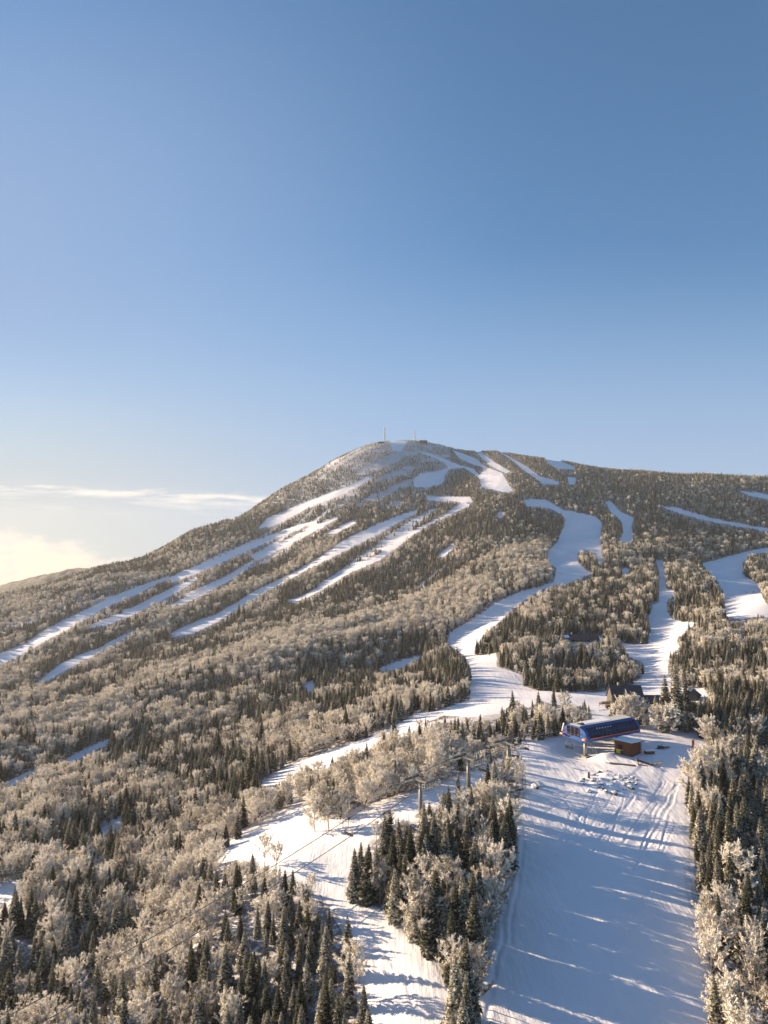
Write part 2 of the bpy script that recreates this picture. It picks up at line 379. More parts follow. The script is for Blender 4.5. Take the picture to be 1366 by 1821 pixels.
# ------------------------------------------------------------------ mounds, tracks then the ground sheet
p = hit(1076, 1342); BUMPS.append((p.x, p.y, 2.8, 1.1))
p = hit(1100, 1395); BUMPS.append((p.x, p.y, 9.0, .9))
p = hit(1000, 1330); BUMPS.append((p.x, p.y, 12.0, .7))
p = hit(700, 1462); BUMPS.append((p.x, p.y, 6.0, -.5))
p = at(1021, 1303, 203); BUMPS.append((p.x + 1, p.y + 1, 8.5, -2.7))
_g = random.Random(9)
for k in range(46):
    a, q = _g.uniform(0, 6.28), math.sqrt(_g.random()); p = hit(1086 + 52 * q * math.cos(a), 1391 + 20 * q * math.sin(a)); BUMPS.append((p.x, p.y, _g.uniform(.5, 1.2), _g.uniform(.1, .32)))
for pts, w, dp in [([(1207,1390),(1196,1425),(1178,1462),(1160,1490),(1140,1528),(1128,1550)], .22, .20), ([(1203,1390),(1192,1425),(1174,1462),(1156,1490),(1137,1528)], .18, .16),
                   ([(1178,1392),(1160,1425),(1140,1455),(1120,1480),(1110,1500)], .25, .18), ([(1186,1390),(1168,1420),(1150,1448),(1136,1470)], .2, .14),
                   ([(920,1470),(912,1540),(902,1600),(892,1680),(872,1760),(862,1821)], .35, .16), ([(935,1470),(926,1540),(917,1600),(905,1680)], .3, .10),
                   ([(1170,1560),(1120,1640),(1100,1700)], .2, .06), ([(1020,1595),(1060,1615),(1110,1640)], .25, .08),
                   ([(960,1400),(1000,1420),(1040,1470),(1060,1490)], .25, .14), ([(515,1560),(560,1595),(640,1650),(690,1700),(722,1740),(733,1800)], .3, .16),
                   ([(505,1545),(600,1625),(660,1690),(690,1760),(700,1821)], .35, .10), ([(560,1590),(640,1660),(676,1720)], .25, .10),
                   ([(880,1380),(950,1415),(1010,1440),(1050,1480)], .3, .10), ([(1150,1350),(1190,1345),(1215,1335)], .3, .12), ([(950,1345),(1010,1362),(1080,1372)], .35, .14)]:
    q = [hit(*a) for a in pts]; TRACKS.append((np.array([(a.x, a.y) for a in q]), w, dp))
for k in range(22):
    x0, y0 = _g.uniform(1010, 1215), _g.uniform(1395, 1470); dx = _g.uniform(-60, -15); dy = _g.uniform(40, 110)
    q = [hit(x0 + dx * f + _g.uniform(-3, 3), y0 + dy * f) for f in (0, .33, .66, 1)]
    if x0 + dx > 960: TRACKS.append((np.array([(a.x, a.y) for a in q]), _g.uniform(.12, .3), _g.uniform(.06, .16)))
def tracks(X, Y):
    z = np.zeros(X.shape)
    for P, w, dp in TRACKS:
        m = (X > P[:, 0].min() - 2) & (X < P[:, 0].max() + 2) & (Y > P[:, 1].min() - 2) & (Y < P[:, 1].max() + 2)
        idx = np.nonzero(m)[0]
        if not len(idx): continue
        x, y = X[idx], Y[idx]; d = np.full(x.shape, 9.0)
        x = x + .25 * vnoise(y / 5, y * 0 + 3)
        for (ax, ay), (bx, by) in zip(P, P[1:]):
            L2 = (bx - ax) ** 2 + (by - ay) ** 2; t = np.clip(((x - ax) * (bx - ax) + (y - ay) * (by - ay)) / L2, 0, 1)
            d = np.minimum(d, np.hypot(x - ax - t * (bx - ax), y - ay - t * (by - ay)))
        z[idx] += -dp * np.exp(-(d / w) ** 2) + .4 * dp * np.exp(-((d - 2.1 * w) / w) ** 2)
    return z * .55
def ground_sheet():
    L = R(37)
    ph = np.concatenate([np.linspace(-math.pi, -L, 90)[:-1], np.linspace(-L, L, 1050), np.linspace(L, math.pi, 90)[1:-1]])
    rr = np.concatenate([[.5, 20, 45], np.exp(np.linspace(math.log(70), math.log(330), 460)), np.exp(np.linspace(math.log(330), math.log(1500), 330))[1:], np.exp(np.linspace(math.log(1500), math.log(FAR_OUT), 34))[1:]])
    A, B = np.meshgrid(ph, rr); X, Y = (B * np.sin(A)).ravel(), (B * np.cos(A)).ravel()
    Z = H(X, Y, True) + tracks(X, Y)
    nr, nc = len(rr), len(ph); co = np.stack([X, Y, Z], 1).astype(np.float32)
    i = np.arange(nr - 1)[:, None] * nc; j = np.arange(nc)[None]; j2 = (j + 1) % nc
    q = np.stack([i + j, i + j2, i + nc + j2, i + nc + j], -1).reshape(-1, 4)[:, ::-1]
    me = bpy.data.meshes.new('snowy_ground'); me.vertices.add(len(co)); me.vertices.foreach_set('co', co.ravel())
    me.loops.add(q.size); me.loops.foreach_set('vertex_index', q.ravel().astype(np.int32))
    me.polygons.add(len(q)); me.polygons.foreach_set('loop_start', np.arange(0, q.size, 4, dtype=np.int32)); me.polygons.foreach_set('loop_total', np.full(len(q), 4, np.int32))
    me.update(); me.shade_smooth()
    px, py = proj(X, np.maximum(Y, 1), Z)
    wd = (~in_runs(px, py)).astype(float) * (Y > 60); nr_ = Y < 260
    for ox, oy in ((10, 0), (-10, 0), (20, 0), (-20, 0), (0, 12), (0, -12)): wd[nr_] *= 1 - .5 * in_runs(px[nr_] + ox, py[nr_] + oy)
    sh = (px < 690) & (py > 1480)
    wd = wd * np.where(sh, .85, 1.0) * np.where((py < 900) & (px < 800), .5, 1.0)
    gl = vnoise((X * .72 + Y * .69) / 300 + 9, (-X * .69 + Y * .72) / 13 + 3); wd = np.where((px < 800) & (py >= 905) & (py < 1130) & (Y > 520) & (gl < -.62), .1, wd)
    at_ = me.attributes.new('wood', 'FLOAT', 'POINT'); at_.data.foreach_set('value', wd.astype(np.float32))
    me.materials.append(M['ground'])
    o = bpy.data.objects.new('snowy_ground', me); COL.objects.link(o)
    tag(o, 'snow covered mountain side with pistes cut through the woods', kind='structure')
    return o
ground_sheet()

# a farther wooded hill beyond the left shoulder
def far_hill():
    xs = np.linspace(-2300, -700, 150); ys = np.linspace(2150, 3000, 50)
    X, Y = np.meshgrid(xs, ys)
    ridge = np.interp(X / 2550.0, [-.86, -.70, -.56, -.50, -.455, -.41, -.36, -.30], [-230, -190, -92, -52, -26, -22, -60, -160])
    Z = -235 + (ridge + 235) * np.exp(-((Y - 2550) / 330) ** 2) + 5 * vnoise(X / 60, Y / 60) + 4 * vnoise(X / 14, Y / 30)
    b = MB(); nx = len(xs); b.v = [tuple(p) for p in np.stack([X, Y, Z], -1).reshape(-1, 3)]
    b.f = [(r * nx + c, r * nx + c + 1, (r + 1) * nx + c + 1, (r + 1) * nx + c) for r in range(len(ys) - 1) for c in range(nx - 1)]
    o = b.build('far_hills', M['hill'], None, True); tag(o, 'low wooded hill fading into mist beyond the left shoulder', kind='structure')
far_hill()

# ------------------------------------------------------------------ tree kinds
def leaf_mesh(name, V, C, mats, nbark=0, barkV=None, barkF=None):
    V = np.asarray(V, np.float32).reshape(-1, 3); C = np.asarray(C, np.float32).reshape(-1, 3)
    nt = len(V) // 3; bv = np.asarray(barkV, np.float32).reshape(-1, 3) if barkV else np.zeros((0, 3), np.float32)
    allv = np.concatenate([V, bv]); fs = np.arange(nt * 3).reshape(-1, 3)
    if barkF: fs = np.concatenate([fs, np.asarray(barkF) + len(V)])
    me = bpy.data.meshes.new(name); me.vertices.add(len(allv)); me.vertices.foreach_set('co', allv.ravel())
    me.loops.add(fs.size); me.loops.foreach_set('vertex_index', fs.ravel().astype(np.int32))
    me.polygons.add(len(fs)); me.polygons.foreach_set('loop_start', np.arange(0, fs.size, 3, dtype=np.int32)); me.polygons.foreach_set('loop_total', np.full(len(fs), 3, np.int32))
    for m in mats: me.materials.append(m)
    if barkF:
        mi = np.zeros(len(fs), np.int32); mi[nt:] = 1; me.polygons.foreach_set('material_index', mi)
    me.update()
    ca = me.color_attributes.new('leafmix', 'FLOAT_COLOR', 'POINT')
    cc = np.ones((len(allv), 4), np.float32); cc[:len(V), :3] = C; ca.data.foreach_set('color', cc.ravel())
    return me
def spruce_mesh(seed, rad, z0, droop, tiers=34, ragged=.25, sparse=0.0):
    r = np.random.default_rng(seed); V, C = [], []
    def tri(a, b, c, k, ta, tb, tc):
        V.extend((a, b, c)); C.extend(((k, ta, .5), (k, tb, .5), (k, tc, .5)))
    lop = r.uniform(0, 6.28)
    for i in range(tiers):
        t = (i + r.uniform(-.3, .3)) / tiers; t = min(max(t, 0), .985)
        z = z0 + (1 - z0) * (t ** .93)
        prof = (1 - t) ** .8 * (1 if t > .12 else .6 + .4 * t / .12)
        nb = int(round(7 + 3 * (1 - t)))
        a0 = r.uniform(0, 6.28)
        for k in range(nb):
            if r.random() < sparse: continue
            a = a0 + k * 6.283 / nb + r.uniform(-.25, .25)
            L = rad * prof * (1 + r.uniform(-ragged, ragged)) * (1 + .12 * math.cos(a - lop)) + .006
            d = np.array((math.cos(a), math.sin(a), 0.)); s = np.array((-math.sin(a), math.cos(a), 0.)); up = np.array((0, 0, 1.))
            dr = droop * (1 - .6 * t) + r.uniform(-.1, .1)
            root = up * z; f = r.random()
            pt = lambda q: root + d * L * q - up * L * dr * (q ** 1.3) + up * L * .18 * max(0, q - .6)
            w = L * .17 + .006
            tri(pt(.08), pt(.62) + s * w, pt(1.), f, .0, .4, 1.); tri(pt(.08), pt(1.), pt(.62) - s * w, f, .0, 1., .4)
            for q in (.30, .48, .66, .84):
                for sg in (-1, 1):
                    l2 = L * (.46 - .30 * q) * r.uniform(.7, 1.3) + .007; b0 = pt(q)
                    tip = b0 + (d * .75 + s * sg * .85) * l2 - up * l2 * r.uniform(.0, .55)
                    g = r.random(); ww = .22 * l2 + .0035
                    tri(b0 - d * ww, tip, b0 + d * ww * 1.3, .5 * f + .5 * g, q * .6, min(1, q + .35), q * .6)
            # hanging sprays below the branch
            for q, ww, hh_ in ((.45, .20, .30), (.72, .26, .26), (.95, .20, .20)):
                b0 = pt(q); g = r.random(); w2 = ww * L * r.uniform(.7, 1.2) + .004; o2 = s * r.uniform(-.12, .12) * L
                tri(b0 - s * w2 + o2, b0 + s * w2 + o2, b0 - up * (L * hh_ * r.uniform(.7, 1.3) + .007) + d * .06 * L + o2, g, q, q, q * .6)
    for k in range(5):    # leader
        a = k * 1.257; e = np.array((math.cos(a), math.sin(a), 0)) * .010
        tri(np.array((0, 0, .955)) + e, np.array((0, 0, .955)) - e, np.array((0, 0, 1.015)), .5, .8, .8, 1)
    C = np.array(C); C[:, 2] = np.repeat(r.random(len(C) // 3), 3)
    return leaf_mesh('crown', V, C, [M['spruce']])
def birch_mesh(seed, rad, z0, lean=0.0, n1=14, n2=9, n3=30, broom=.6, wd=.0068):
    r = np.random.default_rng(seed); V, C, BV, BF = [], [], [], []
    def limb(a, b, w):
        d = b - a; d = d / (np.linalg.norm(d) + 1e-9); s = np.cross(d, (0.3, .2, 1.)); s /= np.linalg.norm(s) + 1e-9; u = np.cross(d, s)
        k = len(BV)
        for P, q in ((a, w), (b, w * .5)):
            for an in (0, 2.094, 4.189): BV.append(P + (s * math.cos(an) + u * math.sin(an)) * q)
        for i in range(3):
            j = (i + 1) % 3; BF.append((k + i, k + j, k + 3 + j)); BF.append((k + i, k + 3 + j, k + 3 + i))
    up = np.array((0, 0, 1.)); zs = np.linspace(z0, .84, n1) + r.uniform(-.02, .02, n1)
    tr = lambda z: np.array((lean * z * z, .02 * math.sin(4 * z), z))
    limb(tr(.3), tr(.62), .010); limb(tr(.62), tr(.9), .007)
    for i, z in enumerate(zs):
        a = i * 2.4 + r.uniform(-.4, .4); t = (z - z0) / (.84 - z0)
        reach = rad * (math.sin(math.pi * min(1, .28 + .72 * t * .95)) ** .6) * r.uniform(.75, 1.15)
        d = np.array((math.cos(a), math.sin(a), 0)); st = tr(z)
        en = st + d * reach + up * (reach * r.uniform(.8, 1.3) * (.5 + broom)); en[2] = min(en[2], .97)
        mid = (st + en) / 2 - up * .02 + d * .015
        limb(st, mid, .0052); limb(mid, en, .0036)
        for k in range(n2):
            q = .30 + .70 * (k + r.random()) / n2; b0 = (mid + (en - mid) * (q * 2 - 1)) if q > .5 else (st + (mid - st) * q * 2)
            dv = (en - st) / (np.linalg.norm(en - st) + 1e-9) * .7 + r.normal(0, .55, 3) + up * broom * .6
            dv /= np.linalg.norm(dv); l2 = rad * .42 * r.uniform(.6, 1.2); b1 = b0 + dv * l2
            limb(b0, b1, .0030)
            f = r.random()
            for m in range(n3):
                c0 = b0 + (b1 - b0) * r.uniform(.15, 1.0); tv = dv * .6 + r.normal(0, .55, 3) + up * broom * .55; tv /= np.linalg.norm(tv)
                l3 = r.uniform(.028, .075); ow = c0 - tr(.45); ow = ow / (np.linalg.norm(ow) + 1e-9) + r.normal(0, .38, 3); s = np.cross(tv, ow); s /= np.linalg.norm(s) + 1e-9
                w = wd * r.uniform(.7, 1.4); g = .65 * f + .35 * r.random(); tipq = min(1, np.linalg.norm((c0 - tr(.6))[:2]) / rad * .7 + .3)
                e = c0 + tv * l3
                V.extend((c0 - s * w, c0 + s * w, e)); C.extend(((g, tipq * .6, 0), (g, tipq * .6, 0), (g, tipq, 0)))
    return leaf_mesh('crown', V, C, [M['rime'], M['bark_b']], 0, BV, BF)
def trunk_mesh(h, r0, mat, lean=0.0):
    b = MB(); n = 5
    for k in range(n):
        z0, z1 = h * k / n - (.03 if k == 0 else 0), h * (k + 1) / n
        b.bar((lean * z0 * z0, .02 * math.sin(4 * z0), z0), (lean * z1 * z1, .02 * math.sin(4 * z1), z1), r0 * (1 - .75 * z0), r0 * (1 - .75 * z1), 6)
    me = bpy.data.meshes.new('trunk'); me.from_pydata(b.v, [], b.f); me.materials.append(mat); me.shade_smooth(); return me
SPR = [(spruce_mesh(11, .170, .05, .42), 'full'), (spruce_mesh(12, .135, .08, .55, 36), 'narrow'), (spruce_mesh(13, .200, .03, .34, 32, .3), 'broad'),
       (spruce_mesh(14, .120, .16, .60, 32, .4, .12), 'thin'), (spruce_mesh(15, .150, .10, .48, 30, .45, .22), 'ragged'), (spruce_mesh(16, .158, .02, .38, 36, .2), 'dense')]
SPR = [(m, trunk_mesh(.93, .013, M['bark_s']), d) for m, d in SPR]
BIR = [(birch_mesh(21, .29, .20), 0, 'rounded'), (birch_mesh(22, .23, .26, 0, 13, 8, 20, .95), 0, 'upright'), (birch_mesh(23, .34, .16, .06, 15, 10, 30, .45), .06, 'spreading'),
       (birch_mesh(24, .20, .36, -.05, 11, 7, 15, .9, .0060), -.05, 'slender'), (birch_mesh(25, .33, .08, 0, 17, 10, 30, .6, .0075), 0, 'bushy'), (birch_mesh(26, .25, .30, .12, 12, 7, 18, .7, .0060), .12, 'leaning')]
BIR = [(m, trunk_mesh(.66, .013, M['bark_b'], ln), d) for m, ln, d in BIR]

# ------------------------------------------------------------------ where the trees stand
def stand():
    g = 2.75
    xs = np.arange(-980, 980, g); ys = np.arange(62, 1440, g)
    X, Y = np.meshgrid(xs, ys); X, Y = X.ravel(), Y.ravel()
    k = (np.abs(X / Y) < .70) | ((Y < 330) & (np.abs(X / Y) < 1.05)); X, Y = X[k], Y[k]
    X = X + rng.uniform(-.5, .5, X.size) * g; Y = Y + rng.uniform(-.5, .5, Y.size) * g
    thin = rng.random(X.size) < np.where(Y < 420, np.where((Y < 150) & (X / Y > -.06) & (X / Y < .22), 1.0, np.where((Y < 215) & (X / Y <= -.06), 1.0, .74)), .80)
    X, Y = X[thin], Y[thin]
    Z = H(X, Y); px, py = proj(X, Y, Z)
    # tops hidden behind the brow of the hill are left out
    vis = np.ones(X.size, bool)
    for f in (.70, .78, .84, .89, .93, .96, .98):
        zz = H(X * f, Y * f); vis &= (Z + 7) / Y > zz / (Y * f)
    far_keep = vis & (py < 2150)
    X, Y, Z, px, py = (a[far_keep] for a in (X, Y, Z, px, py))
    n = X.size
    N1 = vnoise(X / 34 + 7, Y / 44 + 1) * .6 + vnoise(X / 13 + 3, Y / 15 + 5) * .4
    dens = np.ones(n)
    bl = (px < 660) & (py > 1480); dens[bl] = .92 + .4 * N1[bl]
    sp_ = (px < 520) & (py > 1500) & (py < 1700) & (px + (1700 - py) > 200); dens[sp_] *= .95
    tw = (px > 380) & (px < 680) & (py > 1660); dens[tw] = .95
    summit = (py < 905) & (px < 800)
    st = vnoise((X * .67 + Y * .74) / 120, (-X * .74 + Y * .67) / 12 + 4) + .5 * vnoise(X / 14, Y / 22)
    dens[summit] = np.where(st[summit] > -.36, .95, .10)
    gl = vnoise((X * .72 + Y * .69) / 300 + 9, (-X * .69 + Y * .72) / 13 + 3); gz = (px < 800) & (py >= 905) & (py < 1130) & (Y > 520)
    dens[gz] = np.where(gl[gz] < -.62, .12, 1.0)
    top = (py < 835) & (px < 830); dens[top] = np.where(st[top] > -.02, .85, .05)
    dens[(px > 800) & (px < 960) & (py > 1376) & (py < 1450)] = .45
    keep = rng.random(n) < dens
    B = np.full(n, .40)
    B[bl] = .36; isl = (px > 600) & (px < 950) & (py > 1385); B[isl] = .30; B[isl & (py > 1600)] = .52
    rt = (px > 1150) & (py > 1130); B[rt] = .30; B[(px > 1190) & (px < 1275) & (py > 1330) & (py < 1500)] = .8
    strip = (px > 530) & (px < 900) & (py > 1290) & (py < 1480); B[strip] = .5; B[strip & (px < 690)] = .75
    B[(py < 960)] = .10; B[(px > 980) & (py < 1130)] = .16
    B[tw] = .30; B[(px > 840) & (px < 1240) & (py > 1235) & (py < 1335)] = .18
    isl_t = isl | rt
    _a, _b = X * math.cos(.55) + Y * math.sin(.55), -X * math.sin(.55) + Y * math.cos(.55)
    clump = vnoise(X / 22 + 50, Y / 26 + 20) + .8 * vnoise(_a / 230 + 3, _b / 58 + 9) * (Y > 230)
    hi_ = (py < 975) | ((px > 980) & (py < 1130))
    isb = rng.random(n) < np.clip(B + np.where(hi_, .14, .58) * clump, .02, .93)
    hs = np.interp(Z, [-100, -20, 60, 150, 240], [1.0, .95, .8, .58, .30])
    hh = np.where(isb, rng.normal(6.5, 1.1, n), 5.2 + rng.gamma(3.0, .75, n)) * hs
    hh = np.where(bl, hh * .93, hh)
    hh = np.where(isl_t & ~isb, hh + 1.0, hh); hh = np.where(isl & (py > 1490), hh + 1.4, hh)
    tip = (px > 790) & (px < 960) & (py > 1300) & (py < 1450); hh[tip] *= .62
    young = rng.random(n) < .16; hh[young] *= .58
    hh = np.clip(hh, 1.6, 11)
    lim = rng.uniform(.62, 1.0, n)
    bad = np.zeros(n, bool)
    k = np.interp(Y, [100, 400, 1000], [3.5, 4.0, 2.8])
    jx = (vnoise(X / 11, Y / 11) + rng.uniform(-.35, .35, n)) * k; jy = (vnoise(X / 11 + 40, Y / 11) + rng.uniform(-.35, .35, n)) * k * .7
    jx[Y < 230] = 0; jy[Y < 230] = 0
    for f in (0, .25, .5, .75, 1.0):
        a, b = proj(X, Y, Z + hh * f * lim); bad |= in_runs(a + jx, b + jy)
    # crowns do not reach far out over the cleared ground
    w = hh * .10
    for sg in (-1, 1):
        a, b = proj(X + w * sg, Y, Z + hh * .15); bad |= in_runs(a, b)
    ok = keep & ~bad
    # room round the buildings and lift towers
    for (bx, by, br) in CLEAR: ok &= (X - bx) ** 2 + (Y - by) ** 2 > br * br
    return X[ok], Y[ok], Z[ok], px[ok], py[ok], isb[ok], hh[ok]
DIRL = Vector((.72, .69, 0)).normalized(); DIRC = Vector((DIRL.y, -DIRL.x, 0))
HEAD = math.atan2(DIRL.y, DIRL.x)
T1, T2, T3 = at(748, 1388, 160), at(833, 1349, 174.5), at(904, 1322, 187)
TERM = at(1021, 1303, 203)
lodge_p = hit(1124, 1258); lodge2_p = hit(1032, 1141); lodge3_p = hit(1236, 1243); mk_p = hit(1233, 1330)
CLEAR = [(T1.x, T1.y, 2.2), (T2.x, T2.y, 2.2), (T3.x, T3.y, 2.2), (lodge_p.x, lodge_p.y + 4, 11), (lodge_p.x + 9, lodge_p.y, 7), (lodge2_p.x, lodge2_p.y + 3, 9), (lodge3_p.x, lodge3_p.y + 3, 6), (mk_p.x, mk_p.y - 1.5, 3.6)]
X, Y, Z, PX, PY, ISB, HH = stand()
# single trees that stand out in the photograph: kind, pixel of the foot, height in pixels, mesh
EXTRA = [('s',447,1412,74,2),('s',912,1282,50,1),('s',958,1278,46,5),('s',1185,1300,92,1),('s',1204,1296,112,1),('s',1222,1300,78,0),('b',1096,1292,38,4),('s',1090,1290,50,1),
 ('b',1110,1294,52,1),('b',1124,1294,55,0),('s',1133,1292,50,5),('b',1143,1296,46,4),('s',1103,1293,46,0),('b',1118,1296,44,2),('s',1150,1290,40,1),('b',1172,1302,42,4),('s',1178,1302,50,0),('b',1192,1306,48,4),
 ('b',905,1412,60,3),('b',918,1408,56,3),('b',893,1408,52,3),('b',930,1404,44,3),('b',880,1412,46,1),('b',470,1545,52,1),('b',492,1552,46,1),('b',690,1500,54,3),('b',670,1508,44,3),('b',540,1645,66,3),
 ('s',868,1425,62,1),('s',880,1430,72,1),('s',815,1412,36,1),('s',642,1560,56,3),('s',655,1572,62,3),('b',1212,1160,26,0),('s',1226,1140,34,1),('s',700,1340,66,0),('s',728,1330,36,5),('b',1232,1420,60,4),('b',1245,1400,60,4),
 ('s',565,1690,62,1),('s',425,1100,26,1),('s',433,1102,24,0),('b',560,1480,58,4),('b',585,1478,66,0),('b',610,1472,60,0),('s',1001,1160,40,1),('s',985,1262,40,1),('b',1005,1270,36,0),('s',1040,1278,32,5)]
ex = []
for kd, a, b, hp, mi in EXTRA:
    q = hit(a, b); ex.append((q.x, q.y, q.z, a, b, kd == 'b', hp * q.y / FPX * 1.05, mi))
nx = len(ex)
MI = rng.integers(0, 6, X.size)
MI = np.where(~ISB & (rng.random(X.size) < .3), rng.choice([0, 5], X.size), MI)
exa = np.array([[float(v) for v in e] for e in ex])
X, Y, Z, PX, PY, HH = (np.concatenate([exa[:, i], a]) for i, a in ((0, X), (1, Y), (2, Z), (3, PX), (4, PY), (6, HH)))
ISB = np.concatenate([exa[:, 5] > .5, ISB]); MI = np.concatenate([exa[:, 7].astype(int), MI])
RZ = rng.uniform(0, 6.283, X.size); WS = rng.uniform(.88, 1.22, X.size)
print('trees', X.size, 'birch', int(ISB.sum()))
TOPY = proj(X, Y, Z + HH)[1]
size = HH / Y
inframe = (PX > -6) & (PX < 1372) & (TOPY < 1815)
ORD = ['first','second','third','fourth','fifth','sixth','seventh','eighth','ninth','tenth','eleventh','twelfth','thirteenth','fourteenth','fifteenth','sixteenth','seventeenth','eighteenth','nineteenth','twentieth']
def where(px, py):
    if px > 1150 and py > 1310: return 'woods right of piste', 1310, 38
    if px > 1040 and py <= 1310: return 'trees around lodge', 1150, 30
    if 590 < px < 960 and py > 1392: return 'island beside wide piste', 1392, 30
    if px <= 680 and py > 1540: return 'lower left woods', 1540, 26
    if 530 < px <= 960 and py > 1255: return 'stand behind pylons', 1255, 26
    return 'woods beyond the pylons', 1255, 30
def emit(kind_b):
    idx = np.nonzero((ISB == kind_b) & inframe)[0]
    pri = size[idx].copy(); pri[idx < nx] += 1
    idx = idx[np.argsort(-pri)][:296]
    rows = {}
    for i in idx:
        w, y0, st = where(PX[i], PY[i]); rows.setdefault((w, int((PY[i] - y0) // st)), []).append(i)
    kinds = BIR if kind_b else SPR; word = 'birch' if kind_b else 'spruce'
    names = {}
    bywood = {}
    for (w, k) in rows: bywood.setdefault(w, []).append(k)
    for (w, k), li in rows.items():
        ks = sorted(bywood[w], reverse=True); rk = ks.index(k)
        row = 'front row' if rk == 0 else f'{ORD[rk]} row' if rk < 20 else 'rearmost row'
        li.sort(key=lambda i: PX[i])
        for j, i in enumerate(li):
            look = kinds[MI[i]][2]; tall = 'tall ' if HH[i] > (8.2 if kind_b else 10.5) else 'short ' if HH[i] < 5.0 else ''
            if j < 20: pos = f'{ORD[j]} from left'
            else: pos = f'{ORD[len(li) - 1 - j]} from right' if len(li) - 1 - j < 20 else f'x{j}'
            fr = 'frosted ' if kind_b else ''
            names[i] = f'{tall}{look} {fr}{word}, {pos}, {row}, {w}'
    mast = {}
    for i in idx:
        k = int(MI[i]); cm, tm, ds = kinds[k]
        o = thing('birch_tree' if kind_b else 'spruce_tree', names[i], f'{word} tree', (X[i], Y[i], Z[i]), RZ[i], f'frosted birches near the lift' if kind_b else 'spruces near the lift')
        o.scale = (HH[i] * WS[i], HH[i] * WS[i], HH[i])
        for nm, me in (('crown', cm), ('trunk', tm)):
            c = bpy.data.objects.new(nm, me); COL.objects.link(c); c.parent = o
            mast.setdefault((k, nm), c)
    return set(int(i) for i in idx), mast
done_b, mast_b = emit(True); done_s, mast_s = emit(False)

def forest(name, label, kind_b, done, mast):
    idx = np.array([i for i in np.nonzero(ISB == kind_b)[0] if int(i) not in done])
    me = bpy.data.meshes.new(name); me.vertices.add(len(idx))
    me.vertices.foreach_set('co', np.stack([X[idx], Y[idx], Z[idx]], 1).astype(np.float32).ravel())
    for nm, typ, arr in (('mi', 'INT', MI[idx].astype(np.int32)), ('nearby', 'INT', (Y[idx] < 430).astype(np.int32))):
        me.attributes.new(nm, typ, 'POINT').data.foreach_set('value', arr)
    for nm, arr in (('rot', np.stack([np.zeros(len(idx)), np.zeros(len(idx)), RZ[idx]], 1)), ('scl', np.stack([HH[idx] * WS[idx], HH[idx] * WS[idx], HH[idx]], 1))):
        me.attributes.new(nm, 'FLOAT_VECTOR', 'POINT').data.foreach_set('vector', arr.astype(np.float32).ravel())
    o = bpy.data.objects.new(name, me); COL.objects.link(o); tag(o, label, kind='stuff')
    ng = bpy.data.node_groups.new(name + '_scatter', 'GeometryNodeTree')
    ng.interface.new_socket('Geometry', in_out='INPUT', socket_type='NodeSocketGeometry'); ng.interface.new_socket('Geometry', in_out='OUTPUT', socket_type='NodeSocketGeometry')
    gi, go = ng.nodes.new('NodeGroupInput'), ng.nodes.new('NodeGroupOutput'); L = ng.links.new
    def attr(nm, dt):
        a = ng.nodes.new('GeometryNodeInputNamedAttribute'); a.data_type = dt; a.inputs[0].default_value = nm; return a.outputs['Attribute']
    mi, nr, rot, scl = attr('mi', 'INT'), attr('nearby', 'INT'), attr('rot', 'FLOAT_VECTOR'), attr('scl', 'FLOAT_VECTOR')
    jn = ng.nodes.new('GeometryNodeJoinGeometry')
    for (k, part), src in sorted(mast.items()):
        cp = ng.nodes.new('FunctionNodeCompare'); cp.data_type = 'INT'; cp.operation = 'EQUAL'; L(mi, cp.inputs[2]); cp.inputs[3].default_value = k
        sel = cp.outputs[0]
        if part == 'trunk':
            an = ng.nodes.new('FunctionNodeBooleanMath'); an.operation = 'AND'; L(sel, an.inputs[0]); L(nr, an.inputs[1]); sel = an.outputs[0]
        oi = ng.nodes.new('GeometryNodeObjectInfo'); oi.inputs['Object'].default_value = src; oi.inputs['As Instance'].default_value = True
        ip = ng.nodes.new('GeometryNodeInstanceOnPoints'); L(gi.outputs[0], ip.inputs['Points']); L(sel, ip.inputs['Selection']); L(oi.outputs['Geometry'], ip.inputs['Instance'])
        e2r = ng.nodes.new('FunctionNodeEulerToRotation'); L(rot, e2r.inputs[0]); L(e2r.outputs[0], ip.inputs['Rotation']); L(scl, ip.inputs['Scale'])
        L(ip.outputs[0], jn.inputs[0])
    L(jn.outputs[0], go.inputs[0])
    md = o.modifiers.new('scatter', 'NODES'); md.node_group = ng
forest('birch_forest', 'frosted birch woods covering the mountain side between the pistes', True, done_b, mast_b)
forest('spruce_forest', 'dark spruce woods covering the mountain side between the pistes', False, done_s, mast_s)

